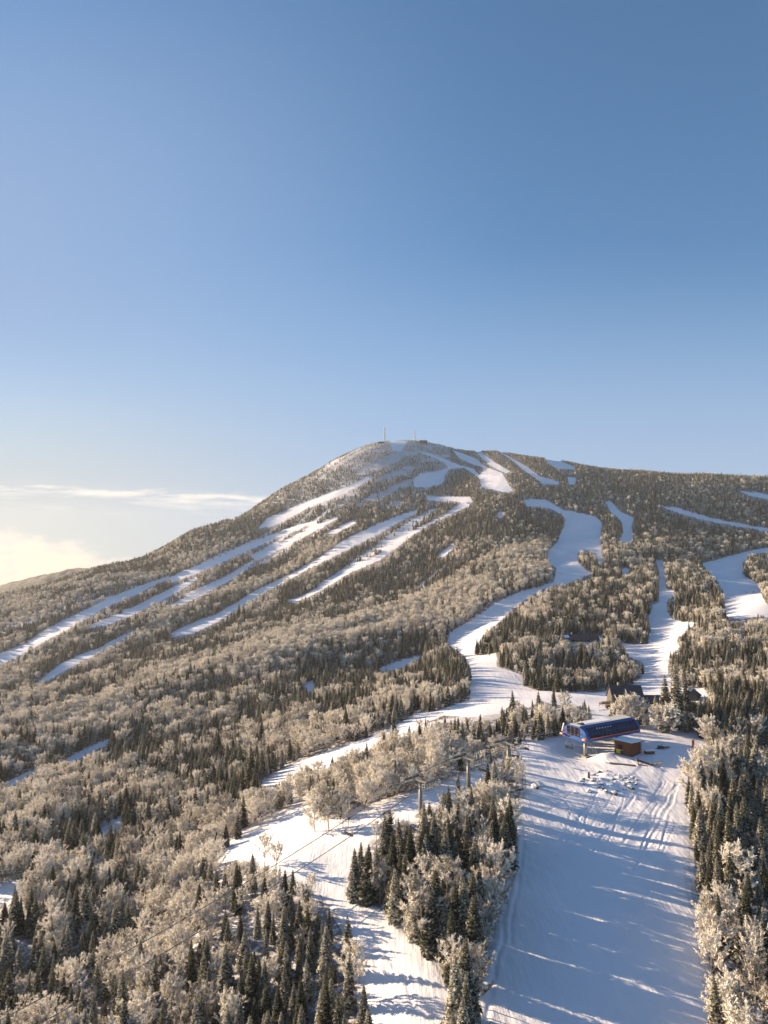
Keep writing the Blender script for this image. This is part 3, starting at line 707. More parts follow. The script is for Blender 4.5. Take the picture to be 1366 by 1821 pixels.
# ------------------------------------------------------------------ chairlift top station
def line_pt(P, s, y=0.0, z=0.0):
    return Vector((P.x, P.y, P.z)) + DIRL * s - DIRC * y + Vector((0, 0, z))
def station():
    g0 = float(H(TERM.x, TERM.y)); zc = TERM.z - g0
    t = thing('lift_station', 'blue chairlift top station with sloping dark glazing and orange stripe', 'lift station', (TERM.x, TERM.y, g0), math.atan2(.52, .854))
    Ln, zb, zt = 23.2, zc - 1.9, zc + 2.1
    def prof(k=1.0, up=0.0):
        return [(-4.3 * k, zb + .75), (-4.15 * k, zb), (4.15 * k, zb), (4.3 * k, zb + .75), (4.18 * k, zb + 1.6), (3.7 * k, zb + 2.9), (2.6 * k, zt - .45), (1.7 * k, zt), (-1.7 * k, zt), (-2.6 * k, zt - .45), (-3.7 * k, zb + 2.9), (-4.18 * k, zb + 1.6)]
    b = MB(); b.prism(prof(), 0, 1.2); b.prism(prof(.985), 1.2, Ln - .9); b.prism(prof(), Ln - .9, Ln)
    sh = b.build('shell', M['blue'], t); t.scale = (1, 1.1, 1)
    for sg in (-1, 1):
        q = [(4.30, zb + 1.02), (4.33, zb + 1.62), (3.84, zb + 2.92), (2.76, zt - .43), (2.58, zt - .40), (3.6, zb + 2.8), (4.05, zb + 1.5)]
        b = MB().prism([(y * sg, z) for y, z in (q if sg > 0 else q[::-1])], 1.3, Ln - 1.0); gl = b.build('glazing', M['glass'], t)
        b = MB(); k = 15
        for i in range(k + 1):
            x = 1.3 + (Ln - 2.3) * i / k
            b.path([(x, sg * 4.33, zb + 1.05), (x, sg * 4.36, zb + 1.62), (x, sg * 3.87, zb + 2.94), (x, sg * 2.79, zt - .41)], .055, 4)
        b.path([(1.3, sg * 4.1, zb + 2.35), (Ln - 1.0, sg * 4.1, zb + 2.35)], .04, 4)
        b.build('glazing_frame', M['blue'], gl)
        MB().box(((Ln) / 2 + .4, sg * 4.34, zb + .86), (Ln - 2.4, .09, .26)).build('orange_stripe', M['orange'], t)
        MB().box((-.35, sg * 3.9, zb + .95), (1.3, .95, .42), None, .8).build('rope_guide', M['orange'], t)
    b = MB()       # six small white characters, one on each upper pane of the side facing the piste
    n = Vector((0, -.62, .5)).normalized(); rot = Matrix(((1, 0, 0), (0, .0, 0), (0, 0, 0)))
    for i in range(6):
        x = 5.3 + i * 1.16; c = Vector((x, -3.50, zb + 3.12)); u = Vector((0, .55, .84)).normalized(); s = .24
        c = c + n * .06
        pts = [c + Vector((math.cos(a) * s, 0, 0)) + u * math.sin(a) * s * 1.1 for a in [k * math.pi / 4 for k in range(8)]]
        inn = [c + Vector((math.cos(a) * s * .45, 0, 0)) + u * math.sin(a) * s * .55 for a in [k * math.pi / 4 for k in range(8)]]
        if i == 0: b.bar(c + u * -.3, c, .07, None, 4).bar(c, c + u * .3 + Vector((.22, 0, 0)), .07, None, 4).bar(c, c + u * .3 - Vector((.22, 0, 0)), .07, None, 4)
        else: b.add(pts + inn, [(k, (k + 1) % 8, 8 + (k + 1) % 8, 8 + k) for k in range(8)])
        if i == 2: b.bar(c, c - u * .35 + Vector((.25, 0, 0)), .06, None, 4)
    b.build('white_lettering', M['white'], t)
    b = MB().box((Ln - 3.2, -3.92, zb + 2.35), (1.0, .12, .9), Matrix.Rotation(-.5, 3, 'X')); b.build('emblem', M['white'], t)
    MB().box((Ln / 2, 0, zt + .06), (Ln - .6, 3.5, .12)).build('roof', M['grey'], t)
    MB().box((9.2, .3, zt + .16), (10.5, 2.8, .08)).build('roof_snow', M['snow'], t)
    b = MB()
    for x in (1.0, 3.4, 5.6): b.bar((x, 1.6, zt + .1), (x, 1.6, zt + .95), .04)
    b.path([(1, 1.6, zt + .95), (5.6, 1.6, zt + .95)], .04).path([(1, 1.6, zt + .5), (5.6, 1.6, zt + .5)], .03); b.box((2.2, -.6, zt + .3), (1.6, 1.2, .4))
    b.build('roof_railing', M['dark'], t)
    w = MB().box((-.02, .35, zb + 2.35), (.12, 4.2, 2.5)).build('front_window', M['glass'], t)
    b = MB()
    for y in (-1.75, -.35, 1.05, 2.45): b.box((-.1, y, zb + 2.35), (.08, .14, 2.5))
    b.box((-.1, .35, zb + 1.5), (.08, 4.2, .12)); b.build('window_frame', M['brown'], w)
    MB().box((.1, 4.0, zb + 2.7), (.35, .25, 2.6), Matrix.Rotation(.28, 3, 'X')).build('white_corner', M['white'], t)
    b = MB().box((10.5, 0, zb - .28), (16, 3.2, .55)).box((10.5, 0, zb - .12), (19, 6.6, .18)); b.build('underframe', M['dark'], t)
    for x, gy in ((2.6, -1.6), (16.5, -1.2)):
        gp = Vector((TERM.x + .854 * x - .52 * gy, TERM.y + .52 * x + .854 * gy, 0)); gz = float(H(gp.x, gp.y)) - g0
        c = MB().bar((x, gy, gz - .4), (x, gy, zb - .1), .50, .42, 14).build('column', M['steel'], t, True)
        MB().box((x, gy, gz + .15), (2.4, 2.4, .7), None, .85).build('footing', M['conc'], t)
        if x < 5:
            b = MB()
            a0, a1 = Vector((x + 1.0, gy - .5, zb - .1)), Vector((x + 2.9, gy - 1.9, gz + .1))
            for o in (-.35, .35): b.bar(a0 + Vector((o, -o * .6, 0)), a1 + Vector((o, -o * .6, 0)), .07)
            for k in range(14):
                q = a0.lerp(a1, (k + .5) / 14); b.bar(q + Vector((-.35, .21, 0)), q + Vector((.35, -.21, 0)), .045)
            b.build('ladder', M['steel'], t)
station()

def lift_tower(P, label, pad=False, grp='pylons of the chairlift'):
    g0 = float(H(P.x, P.y)); z = P.z - g0
    t = thing('lift_tower', label, 'lift tower', (P.x, P.y, g0), HEAD, grp)
    MB().bar((0, 0, -.5), (0, 0, z - .35), .52, .36, 12).build('pole', M['steel'], t, True)
    MB().box((0, 0, .1), (1.9, 1.9, .6), None, .85).build('footing', M['conc'], t)
    b = MB().box((0, 0, z - .1), (.34, 6.6, .32)); b.bar((0, 0, z - 1.1), (0, 1.8, z - .2), .09).bar((0, 0, z - 1.1), (0, -1.8, z - .2), .09); b.build('crossarm', M['steel'], t)
    lad = MB()
    for o in (-.22, .22): lad.bar((-.62, o, .4), (-.50, o, z - .4), .035)
    for k in range(int(z / .45)): lad.bar((-.6, -.22, .6 + k * .45), (-.6, .22, .6 + k * .45), .025)
    lad.build('ladder', M['steel'], t)
    for sg in (-1, 1):
        y = 2.75 * sg
        b = MB().box((0, y, z - .05), (4.8, .16, .22)); 
        for k in range(8):
            x = -2.1 + k * .6; b.bar((x, y - .09, z + .18), (x, y + .09, z + .18), .22, None, 10)
        tr = b.build('sheave_train', M['dark'], t)
        y2 = y + .62 * sg; zd = z - .75
        cw = MB().box((0, y2, zd), (5.6, .75, .08)).build('catwalk', M['steel'], t)
        b = MB()
        for k in range(7):
            x = -2.7 + k * .9
            for yy in (y2 - .36, y2 + .36):
                if yy * sg < abs(y) + .3 and 1 < k < 5: continue
                b.bar((x, yy, zd), (x, yy, zd + 1.15), .065, None, 5)
        for zz in (.62, 1.15):
            b.bar((-2.7, y2 + .36 * sg, zd + zz), (2.7, y2 + .36 * sg, zd + zz), .065, None, 5)
            for x in (-2.7, 2.7): b.bar((x, y2 - .36, zd + zz), (x, y2 + .36, zd + zz), .05, None, 5)
        b.build('railing', M['grey'], cw)
        b = MB().bar((0, y - .1 * sg, z + .1), (0, y - .1 * sg, z + 1.9), .07).bar((-.9, y - .1 * sg, z + 1.9), (.9, y - .1 * sg, z + 1.95), .08).bar((-.9, y - .1 * sg, z + 1.9), (0, y - .1 * sg, z + 1.3), .045).bar((.9, y - .1 * sg, z + 1.9), (0, y - .1 * sg, z + 1.3), .045)
        b.build('lifting_frame', M['grey'], t)
        for x in (-3.0, 3.0):
            MB().bar((x, y, z + .0), (x, y, z - .5), .05).bar((x, y, z - .5), (x * .75, y, z - .5), .05).build('rope_catcher', M['steel'], t)
    if pad: MB().bar((0, 0, 1.1), (0, 0, 3.5), .68, .68, 12).build('yellow_pad', M['yellow'], t, True)
    return t
T0 = line_pt(T1, -118, 0, at(0, 1808, 100).z * 0 - 19.3)
lift_tower(T1, 'nearest lift pylon, rising from the tips of the spruce island')
lift_tower(T2, 'middle lift pylon standing between two ski trails by pale birches')
lift_tower(T3, 'lift pylon with a yellow padded foot, closest to the blue station', True)
T4 = line_pt(TERM, 0, 0, -.2)
NODES = [T0, T1, T2, T3, T4]
def rope_line(y, dz=0.0):
    out = []
    for a, b in zip(NODES, NODES[1:]):
        n = 26; Ls = (b - a).length; sag = Ls * Ls * .00020
        for k in range(n):
            q = k / n; p = a.lerp(b, q); out.append(p - DIRC * 0 + Vector((0, 0, .42 + dz - 4 * sag * q * (1 - q))) - DIRC * y)
    out.append(NODES[-1] + Vector((0, 0, .42 + dz)) - DIRC * y); return out
ROPES = {}
for y, lab in ((2.75, 'steel haul rope on the far side of the lift pylons'), (-2.75, 'steel haul rope on the near side of the lift pylons, lower of the three lines')):
    pts = rope_line(y); ROPES[y] = pts
    tag(MB().path([tuple(p) for p in pts], .075, 5).build('haul_rope', M['cable'], None), lab, 'lift rope', 'haul ropes of the chairlift')
tag(MB().path([tuple(p) for p in rope_line(1.6, .75)], .035, 4).build('signal_cable', M['cable'], None), 'thin signal cable strung just above the far haul rope', 'cable')

def chair(label):
    t = thing('lift_chair', label, 'chair', (0, 0, 0), HEAD, 'chairs hanging on the lift')
    MB().box((0, 0, .02), (.9, .24, .34), None, .8).build('grip', M['dark'], t)
    MB().path([(0, 0, -.1), (0, 0, -1.15), (.05, 0, -1.75)], .055).build('hanger', M['dark'], t)
    w = 1.15; pts = []
    b = MB(); b.path([(.05, -w * .75, -1.95), (.05, -.2, -1.72), (.05, .2, -1.72), (.05, w * .75, -1.95), (.05, w, -2.3), (.0, w, -2.9), (-.1, w, -3.35), (.45, w, -3.4)], .05)
    b.path([(.05, -w * .75, -1.95), (.05, -w, -2.3), (.0, -w, -2.9), (-.1, -w, -3.35), (.45, -w, -3.4)], .05); b.build('bail', M['dark'], t)
    MB().box((.16, 0, -3.36), (.56, 2.3, .12), None, 1, .03).build('seat', M['black'], t)
    MB().box((-.16, 0, -3.05), (.09, 2.3, .55), Matrix.Rotation(-.12, 3, 'Y')).build('backrest', M['black'], t)
    MB().path([(.1, -w, -2.6), (.75, -w, -2.75), (.75, w, -2.75), (.1, w, -2.6)], .035).build('safety_bar', M['dark'], t)
    return t
def put_chair(c, y, px, lab):
    pts = ROPES[y]; best = None
    for a, b in zip(pts, pts[1:]):
        for k in range(8):
            p = a.lerp(b, k / 8); x = float(proj(p.x, p.y, p.z)[0])
            if best is None or abs(x - px) < best[0]: best = (abs(x - px), p)
    c.location = best[1]; c['label'] = lab
c0 = chair('x'); put_chair(c0, 2.75, 619, 'empty lift chair hanging over the snow trail, lowest chair on the line')
for y, px, lab in ((-2.75, 684, 'empty lift chair on the near rope beside a pale birch top'), (-2.75, 858, 'lift chair just past the middle pylon on the near rope'),
                   (-2.75, 917, 'lift chair hanging beside the pylon with yellow pad'), (2.75, 934, 'lift chair on the far rope between last pylon and station'), (-2.75, 1012, 'lift chair arriving below the blue station front')):
    c = copy_tree(c0); put_chair(c, y, px, lab)

# ------------------------------------------------------------------ operator hut
def hut():
    p = hit(1123, 1347); s = 5.0; rz = R(41)
    cx, cy = p.x + .3, p.y + s * .70; g = float(H(cx, cy)) - .15
    t = thing('operator_hut', 'brown log operator hut with snowy slab roof beside the blue station', 'hut', (cx, cy, g), rz)
    MB().box((0, 0, 1.8), (s, s, 3.6)).build('wall', M['log'], t)
    b = MB()
    for sx in (-1, 1):
        for sy in (-1, 1):
            for k in range(11): b.box((sx * (s / 2 + .05), sy * (s / 2 + .05), .2 + k * .32), (.5, .16, .16) if k % 2 else (.16, .5, .16))
    b.build('corner_joints', M['log'], t)
    rt = Matrix.Rotation(.06, 3, 'Y')
    MB().box((0, 0, 3.82), (s + 2.0, s + 1.5, .2), rt).build('roof', M['brown'], t)
    MB().box((0, 0, 4.0), (s + 1.8, s + 1.3, .14), rt, .97).build('roof_snow', M['snow'], t)
    w = MB().box((-s / 2 - .03, .9, 2.15), (.08, 1.3, 1.3)).build('window', M['glass'], t); MB().box((-s / 2 - .06, .9, 1.45), (.14, 1.5, .1)).build('sill', M['white'], w)
    MB().box((-s / 2 - .12, 1.55, .95), (.12, 1.3, 1.1)).build('yellow_panel', M['yellow'], t)
    MB().box((-s / 2 - .04, -1.1, 1.15), (.08, .95, 2.1)).build('door', M['brown'], t)
hut()
# ------------------------------------------------------------------ lodges
def gable(b, x0, x1, d, ze, zr, over=.5, th=.18):
    for sg in (-1, 1):
        a = Vector((0, sg * (d / 2 + over), ze - over * (zr - ze) / (d / 2))); r = Vector((0, 0, zr)); n = Vector((0, sg * (zr - ze), d / 2)).normalized() * th
        v = [Vector((x, 0, 0)) + q for x in (x0, x1) for q in (a, r, r + n, a + n)]
        b.add(v, [(0, 1, 2, 3), (7, 6, 5, 4), (0, 4, 5, 1), (1, 5, 6, 2), (2, 6, 7, 3), (3, 7, 4, 0)])
    return b
def lodge(px, py, dy, name, label, Lx, D, ze, zr, rz=0.0, snow=None, wing=None, group='lodges'):
    p = hit(px, py); y = p.y + dy; g = float(H(p.x, y)) - .4; g = min(g, p.z)
    t = thing(name, label, 'building', (p.x, y, g), rz)
    b = MB().box((0, 0, ze / 2), (Lx - .8, D - .8, ze)); b.prism([(-(D - .8) / 2, ze), ((D - .8) / 2, ze), (0, zr - .15)], -(Lx - .8) / 2, (Lx - .8) / 2); b.build('wall', M['wallb'], t)
    rf = gable(MB(), -Lx / 2, Lx / 2, D - .8, ze, zr).build('roof', M['roof'], t)
    if snow:
        sl = (zr - ze) / (D / 2 - .4); an = math.atan(sl)
        for (x, q, w, h) in snow: MB().box((x, -(D / 2 - .4) * q, zr - (zr - ze) * q + .30), (w, h, .12), Matrix.Rotation(an, 3, 'X')).build('snow_patch', M['snow'], rf)
    MB().box((-Lx * .2, 0, zr + .3), (.8, .8, 1.5)).build('chimney', M['conc'], rf)
    for k in range(max(2, int(Lx / 4))):
        x = -Lx / 2 + 2 + k * (Lx - 4) / max(1, int(Lx / 4) - 1)
        w = MB().box((x, -(D - .8) / 2 - .03, ze * .5), (1.2, .08, 1.1)).build('window', M['glass'], t); MB().box((x, -(D - .8) / 2 - .06, ze * .5 - .6), (1.4, .14, .1)).build('sill', M['brown'], w)
    if wing:
        x0, x1, wd, we, wr, wy = wing
        b = MB().box(((x0 + x1) / 2, wy, we / 2), (x1 - x0 - .6, wd - .8, we)); b.build('wing_wall', M['wallb'], t)
        b = MB(); gable(b, x0, x1, wd - .8, we, wr); b.v = [(x, y_ + wy, z) for x, y_, z in b.v]; b.build('wing_roof', M['roof'], t)
        MB().box((x1 - (x1 - x0) * .25, wy + .2, wr + .16), ((x1 - x0) * .5, .7, .12)).build('ridge_snow', M['snow'], t)
    return t
lodge(1121, 1256, 5.5, 'ski_lodge', 'large dark roofed ski lodge behind the blue lift station', 12.5, 11, 2.8, 7.6, R(-4), [(3.2, .78, 3.0, .9)], (4.0, 19.0, 8.5, 2.3, 4.2, -2.0))
lodge(1034, 1143, 4.5, 'mountain_hut', 'long low dark roofed building sunk among spruces above the lodge', 23, 8, 1.8, 4.6, R(2), [(-9.2, .5, 4.4, 2.6)])
lodge(1236, 1246, 4, 'side_cabin', 'small cabin with snow along its verge in woods right of lodge', 9, 7, 1.8, 4.3, R(58), [(0, .15, 8.5, .8)])
# ------------------------------------------------------------------ small things round the station
def rail_fence():
    a, b_ = hit(1066, 1256), hit(1094, 1252); d = (b_ - a); L = d.length
    t = thing('rail_fence', 'weathered wooden rail fence on the snow beside the lodge', 'fence', a, math.atan2(d.y, d.x))
    for k in range(6): MB().bar((L * k / 5, 0, -.3), (L * k / 5, 0, 1.5), .09).build('post', M['tan'], t)
    for z in (.6, 1.05, 1.4): MB().bar((0, 0, z), (L, 0, z + .05), .07).build('rail', M['tan'], t)
rail_fence()
p = hit(1078, 1252); t = thing('lumber_stack', 'low stack of brown boards lying along the wooden fence', 'lumber', p, R(8))
for k in range(3): MB().box((0, 0, .15 + .3 * k), (5.4 - k, 1.2, .24)).build('board_layer', M['tan'], t)
p = hit(1082, 1259.5); t = thing('equipment_cart', 'small brown cart parked on the snow just below the wooden fence', 'cart', p, R(10))
MB().box((0, 0, .8), (2.2, 1.1, .7), None, 1.1).build('body', M['brown'], t)
for sx in (-1, 1): MB().bar((sx * .8, -.65, .35), (sx * .8, .65, .35), .35, None, 12).build('wheel', M['black'], t)
p = hit(1174, 1332); t = thing('snowmobile', 'dark parked snowmobile on the shaded snow right of the log hut', 'snowmobile', p, R(-8)); 
b = MB().box((0, 0, .55), (1.3, .6, .42), None, .7).box((.75, 0, .5), (.7, .5, .5), Matrix.Rotation(.3, 3, 'Y'), .6); b.build('body', M['black'], t)
MB().box((-.35, 0, .85), (1.0, .36, .2), None, .8).build('seat', M['black'], t); MB().box((.35, 0, 1.15), (.08, .5, .5), Matrix.Rotation(-.5, 3, 'Y')).build('windshield', M['glass'], t)
MB().box((-.3, 0, .22), (1.5, .42, .36), None, .8).build('track', M['dark'], t); MB().bar((.3, -.4, 1.05), (.3, .4, 1.05), .03).build('handlebar', M['dark'], t)
for sg in (-1, 1): MB().box((.95, sg * .42, .06), (1.1, .14, .06)).build('ski', M['dark'], t)
p = hit(1183, 1331); b = MB(); rg = random.Random(3)
for k in range(60):
    a = rg.uniform(0, 6.28); l = rg.uniform(.4, 1.3); c = Vector((rg.uniform(-1.0, 1.0), rg.uniform(-.4, .4), .1)); e = c + Vector((math.cos(a) * l * .8, math.sin(a) * l * .4, rg.uniform(.1, .6))); b.bar(c, e, .05, .01, 3)
o = b.build('cut_boughs', M['green'], None); o.location = p; tag(o, 'low heap of green boughs on the snow beside the snowmobile', 'boughs')
p = hit(1155, 1341); t = thing('supply_crate', 'low snow topped crate against the right wall of the log hut', 'crate', p, R(5))
MB().box((0, 0, .45), (2.6, 1.2, .9)).build('box', M['brown'], t); MB().box((0, 0, .99), (2.8, 1.35, .22), None, .93, .05).build('snow_cover', M['snow'], t)
def ramp():
    p = hit(1150, 1361); t = thing('wooden_ramp', 'brown and tan board ramp lying on the snow below the log hut', 'ramp', p, R(-6))
    MB().box((-1.0, 0, .75), (3.6, 1.3, .35), Matrix.Rotation(.30, 3, 'Y')).build('dark_board', M['brown'], t)
    MB().box((2.1, -.2, .35), (3.6, 1.1, .14), Matrix.Rotation(-.24, 3, 'Y')).build('deck', M['tan'], t)
    for x in (-2.2, .6): MB().box((x, 0, .2), (.2, 1.1, .8)).build('support', M['brown'], t)
ramp()
a, c = hit(1084, 1359), hit(1131, 1363)
t = MB().box(((a + c) / 2 + Vector((0, 0, .18))), ((c - a).length, .3, .42), Matrix.Rotation(math.atan2(c.y - a.y, c.x - a.x), 3, 'Z')).build('timber_beam', M['tan'], None); tag(t, 'long low timber beam half buried in snow above the boulders', 'beam')
def marker(px, py, label, h=2.3):
    p = hit(px, py); t = thing('safety_marker', label, 'marker', p, R(20))
    for sg in (-1, 1): MB().bar((sg * .45, 0, -.2), (sg * .38, 0, h), .05).build('post', M['redo'], t)
    MB().box((0, 0, h * .52), (.95, .10, h * .75), None, .9).build('net', M['redo'], t); MB().box((.1, 0, .08), (1.5, .9, .3), None, .6).build('base', M['dark'], t)
marker(1233, 1330, 'orange netted safety marker at the edge of the right hand woods', 2.4)
p = hit(1047, 1384); t = thing('tree_stump', 'upright brown stump among the snowy boulders', 'stump', p); MB().bar((0, 0, -.2), (.05, 0, 1.6), .34, .24, 9).build('stem', M['bark_s'], t); MB().bar((.05, 0, 1.6), (.05, 0, 1.72), .22, .14, 9).build('snow_cap', M['snow'], t)
def boulder(px, py, r, seed):
    g = random.Random(seed); import bmesh
    bm = bmesh.new(); bmesh.ops.create_icosphere(bm, subdivisions=2, radius=1)
    dirs = [Vector((g.gauss(0, 1), g.gauss(0, 1), g.gauss(0, 1))).normalized() for _ in range(9)]; cut = [g.uniform(.55, .9) for _ in dirs]
    for v in bm.verts:
        for d, c in zip(dirs, cut):
            q = v.co.dot(d)
            if q > c: v.co -= d * (q - c)
        v.co.x *= 1.25; v.co.z *= .75; v.co += Vector((g.gauss(0, .02), g.gauss(0, .02), g.gauss(0, .02)))
    me = bpy.data.meshes.new('boulder'); bm.to_mesh(me); bm.free(); me.materials.append(M['rock'])
    o = bpy.data.objects.new('boulder', me); COL.objects.link(o); p = hit(px, py); o.location = p + Vector((0, 0, r * .12)); o.scale = (r, r, r); o.rotation_euler = (0, 0, g.uniform(0, 6.28)); return o
g = random.Random(5); BL = []
for k in range(46):
    a, q = g.uniform(0, 6.28), math.sqrt(g.random()); BL.append((1086 + 48 * q * math.cos(a), 1390 + 19 * q * math.sin(a) - .08 * 40 * q * math.cos(a) * 0, g.uniform(.18, .55)))
BL += [(1048, 1408, .8), (1053, 1389, .7), (1123, 1403, .95), (1094, 1413, .8), (1090, 1411, .6), (1065, 1374, .6), (1033, 1390, .5), (1038, 1387, .5)]
rows = {}
for b_ in BL: rows.setdefault(int((b_[1] - 1370) // 7), []).append(b_)
rk = sorted(rows, reverse=True)
for n_, k in enumerate(rk):
    for j, (x, y, r) in enumerate(sorted(rows[k])):
        o = boulder(x, y, r, int(x * 7 + y)); tag(o, f'{"large" if r > .6 else "small"} snow dusted boulder, {ORD[min(j, 19)]} from left, {ORD[n_]} row of boulder field', 'boulder', 'boulders below the station')
for x, y, r, lab in ((951, 1401, 1.1, 'brown boulder at the top corner of the tree island, nearer birches'), (959, 1397, 1.2, 'brown boulder at the top corner of the tree island, nearer the piste'), (926, 1404, .9, 'snowy boulder under the pale birches of the island tip')):
    tag(boulder(x, y, r, int(x)), lab, 'boulder', 'boulders at the island tip')
# ------------------------------------------------------------------ summit
def summit_mast(px, py, h, label, drums):
    p = hit(px, py, 900); t = thing('radio_mast', label, 'mast', p + Vector((0, 0, -1)))
    b = MB()
    for k in range(3):
        a = k * 2.094; b.bar((math.cos(a) * 1.1, math.sin(a) * 1.1, 0), (math.cos(a) * .5, math.sin(a) * .5, h), .42, .34, 4)
    n = int(h / 2.2)
    for k in range(n):
        z, z2 = k * h / n, (k + 1) * h / n
        for j in range(3):
            a, c = j * 2.094, (j + 1) * 2.094; r1, r2 = 1 - .55 * z / h, 1 - .55 * z2 / h
            b.bar((math.cos(a) * r1, math.sin(a) * r1, z), (math.cos(c) * r2, math.sin(c) * r2, z2), .08, None, 3)
    b.build('lattice', M['steel'], t)
    for z, r, hh in drums: MB().bar((0, 0, h * z), (0, 0, h * z + hh), r, r, 10).build('antenna_drum', M['grey'], t)
    MB().bar((0, 0, h), (0, 0, h + 3), .14).build('tip_antenna', M['dark'], t)
summit_mast(684, 788, 31, 'tall pale radio mast at the left of the summit', [(.96, 1.6, 1.6), (.74, 1.2, .9), (.50, 1.9, .8)])
summit_mast(737.5, 787, 23, 'slimmer dark radio mast beside the big summit building', [(.30, 1.0, 2.2), (.6, .7, 1)])
def summit_building(px, py, name, label, w, d, h, rh, side):
    p = hit(px, py, 900); t = thing(name, label, 'building', p + Vector((0, d / 2, -1)))
    MB().box((0, 0, h / 2), (w, d, h)).build('wall', M['wallb'], t)
    MB().prism([(-d / 2 - .6, h), (d / 2 + .6, h), (0, h + rh)], -w * .35, w * .5 + .5).build('roof', M['roof'], t)
    if side: MB().box((-w * .68, 0, h * .35), (w * .36, d * .8, h * .7)).build('annex', M['wallb'], t)
    for k in range(4): MB().box((-w * .36 + k * w * .24, -d / 2 - .06, h * .5), (w * .12, .1, h * .3)).build('window', M['glass'], t)
    MB().bar((-w * .2, 0, h), (-w * .2, 0, h + 8), .12).build('flue', M['dark'], t)
summit_building(752, 789.5, 'summit_building', 'large dark building with peaked roof on the summit', 17, 12, 6.0, 3.4, True)
summit_building(677.5, 788.5, 'summit_shed', 'small dark shed at the foot of the tall radio mast', 10.5, 7, 4.2, 1.0, False)
def small_pylon(px, py, h, label, y0=200):
    p = hit(px, py, y0); t = thing('cable_pylon', label, 'pylon', p + Vector((0, 0, -.5)), R(30))
    k = max(1.0, h / 9); MB().bar((0, 0, 0), (0, 0, h), .26 * k, .18 * k, 8).build('pole', M['steel'], t); MB().box((0, 0, h - .2), (5 * k, .35 * k, .35 * k)).build('crossarm', M['steel'], t)
    for sg in (-1, 1): MB().box((sg * 2.2 * k, 0, h + .1), (.5 * k, 2.4 * k, .3 * k)).build('sheave_train', M['dark'], t)
for px, py, h, lab, y0 in ((662, 791, 8, 'tiny pylon on the skyline left of the summit shed', 900), (790, 789, 7, 'tiny pylon on the skyline right of the summit building', 900), (1345, 935, 11, 'distant lift pylon beside the thin traverse run at far right', 400),
        (312, 962, 9, 'tiny pylon on the left shoulder, lower of two', 700), (323, 957, 9, 'tiny pylon on the left shoulder, beside the small hut', 700), (870, 1166, 8, 'slim pylon at the tree edge where the pistes meet', 200), (604, 1228, 7, 'slim pylon poking from the woods left of the pistes', 200), (1000, 1129, 12, 'slim pylon behind the long low hut', 300),
        (491, 1336, 7, 'slim pylon at the edge of the lower traverse', 150)):
    small_pylon(px, py, h, lab, y0)
summit_building(339, 953, 'shoulder_hut', 'tiny dark hut on the left shoulder skyline', 9, 6, 3, 1.2, False)
# ------------------------------------------------------------------ two skiers
def skier(px, py, label, flip, jk):
    p = hit(px, py, 300); t = thing('person', label, 'person', p, 0.3 * flip, 'skiers on the far right run')
    J = [(0, 0, .92), (0, 0, 1.15), (0, .02, 1.42), (0, .03, 1.52), (0, .06, 1.66), (0, .05, 1.76),
         (.11, 0, .88), (.14, .12, .50), (.14, -.02, .10), (.14, .10, .07), (-.11, 0, .88), (-.14, .12, .50), (-.14, -.02, .10), (-.14, .10, .07),
         (.20, .02, 1.42), (.31, .06, 1.16), (.27, .28, 1.05), (-.20, .02, 1.42), (-.31, .06, 1.16), (-.27, .28, 1.05)]
    E = [(0, 1), (1, 2), (2, 3), (3, 4), (4, 5), (0, 6), (6, 7), (7, 8), (8, 9), (0, 10), (10, 11), (11, 12), (12, 13), (2, 14), (14, 15), (15, 16), (2, 17), (17, 18), (18, 19)]
    rad = [.17, .18, .17, .07, .11, .09, .11, .085, .07, .05, .11, .085, .07, .05, .085, .065, .045, .085, .065, .045]
    me = bpy.data.meshes.new('body'); me.from_pydata(J, E, []); me.materials.append(jk); o = bpy.data.objects.new('body', me); COL.objects.link(o); o.parent = t
    sk = o.modifiers.new('skin', 'SKIN'); sv = me.skin_vertices[0].data
    for v, r in zip(sv, rad): v.radius = (r, r)
    sv[0].use_root = True; o.modifiers.new('sub', 'SUBSURF').levels = 1
    MB().bar((0, .05, 1.68), (0, .05, 1.86), .125, .06, 10).build('helmet', M['black'], t, True)
    for sg in (-1, 1):
        MB().box((sg * .14, .12, .03), (.09, 1.7, .03)).build('ski', M['dark'], t)
        MB().bar((sg * .27, .28, 1.1), (sg * .42, .1, .02), .012).build('pole', M['dark'], t)
skier(1327.5, 1055.5, 'skier in dark clothing on the far right run, nearer its middle', 1, M['teal'])
skier(1340, 1055.5, 'skier in black clothing on the far right run, nearer the trees', -1, M['black'])


# ------------------------------------------------------------------ air, sky and sun
SUN_AZ, SUN_EL = R(-60), R(13.4)       # azimuth from the view direction, to the left
sd = Vector((math.sin(SUN_AZ) * math.cos(SUN_EL), math.cos(SUN_AZ) * math.cos(SUN_EL), math.sin(SUN_EL)))
ld = bpy.data.lights.new('sun', 'SUN'); ld.energy = 5.0; ld.angle = R(.55); ld.color = (1, .77, .52)
lo = bpy.data.objects.new('sun', ld); COL.objects.link(lo); lo.rotation_euler = sd.to_track_quat('Z', 'Y').to_euler(); lo.location = sd * 500
W = bpy.data.worlds.new('World'); S.world = W; W.use_nodes = True; wt = W.node_tree; wt.nodes.clear()
N = wt.nodes.new; LK = wt.links.new
sky = N('ShaderNodeTexSky'); sky.sky_type = 'NISHITA'; sky.sun_disc = False; sky.sun_elevation = SUN_EL; sky.sun_rotation = SUN_AZ
sky.altitude = 900; sky.air_density = 1.0; sky.dust_density = .1; sky.ozone_density = 3.2
tc = N('ShaderNodeTexCoord'); sx = N('ShaderNodeSeparateXYZ'); LK(tc.outputs['Generated'], sx.inputs[0])
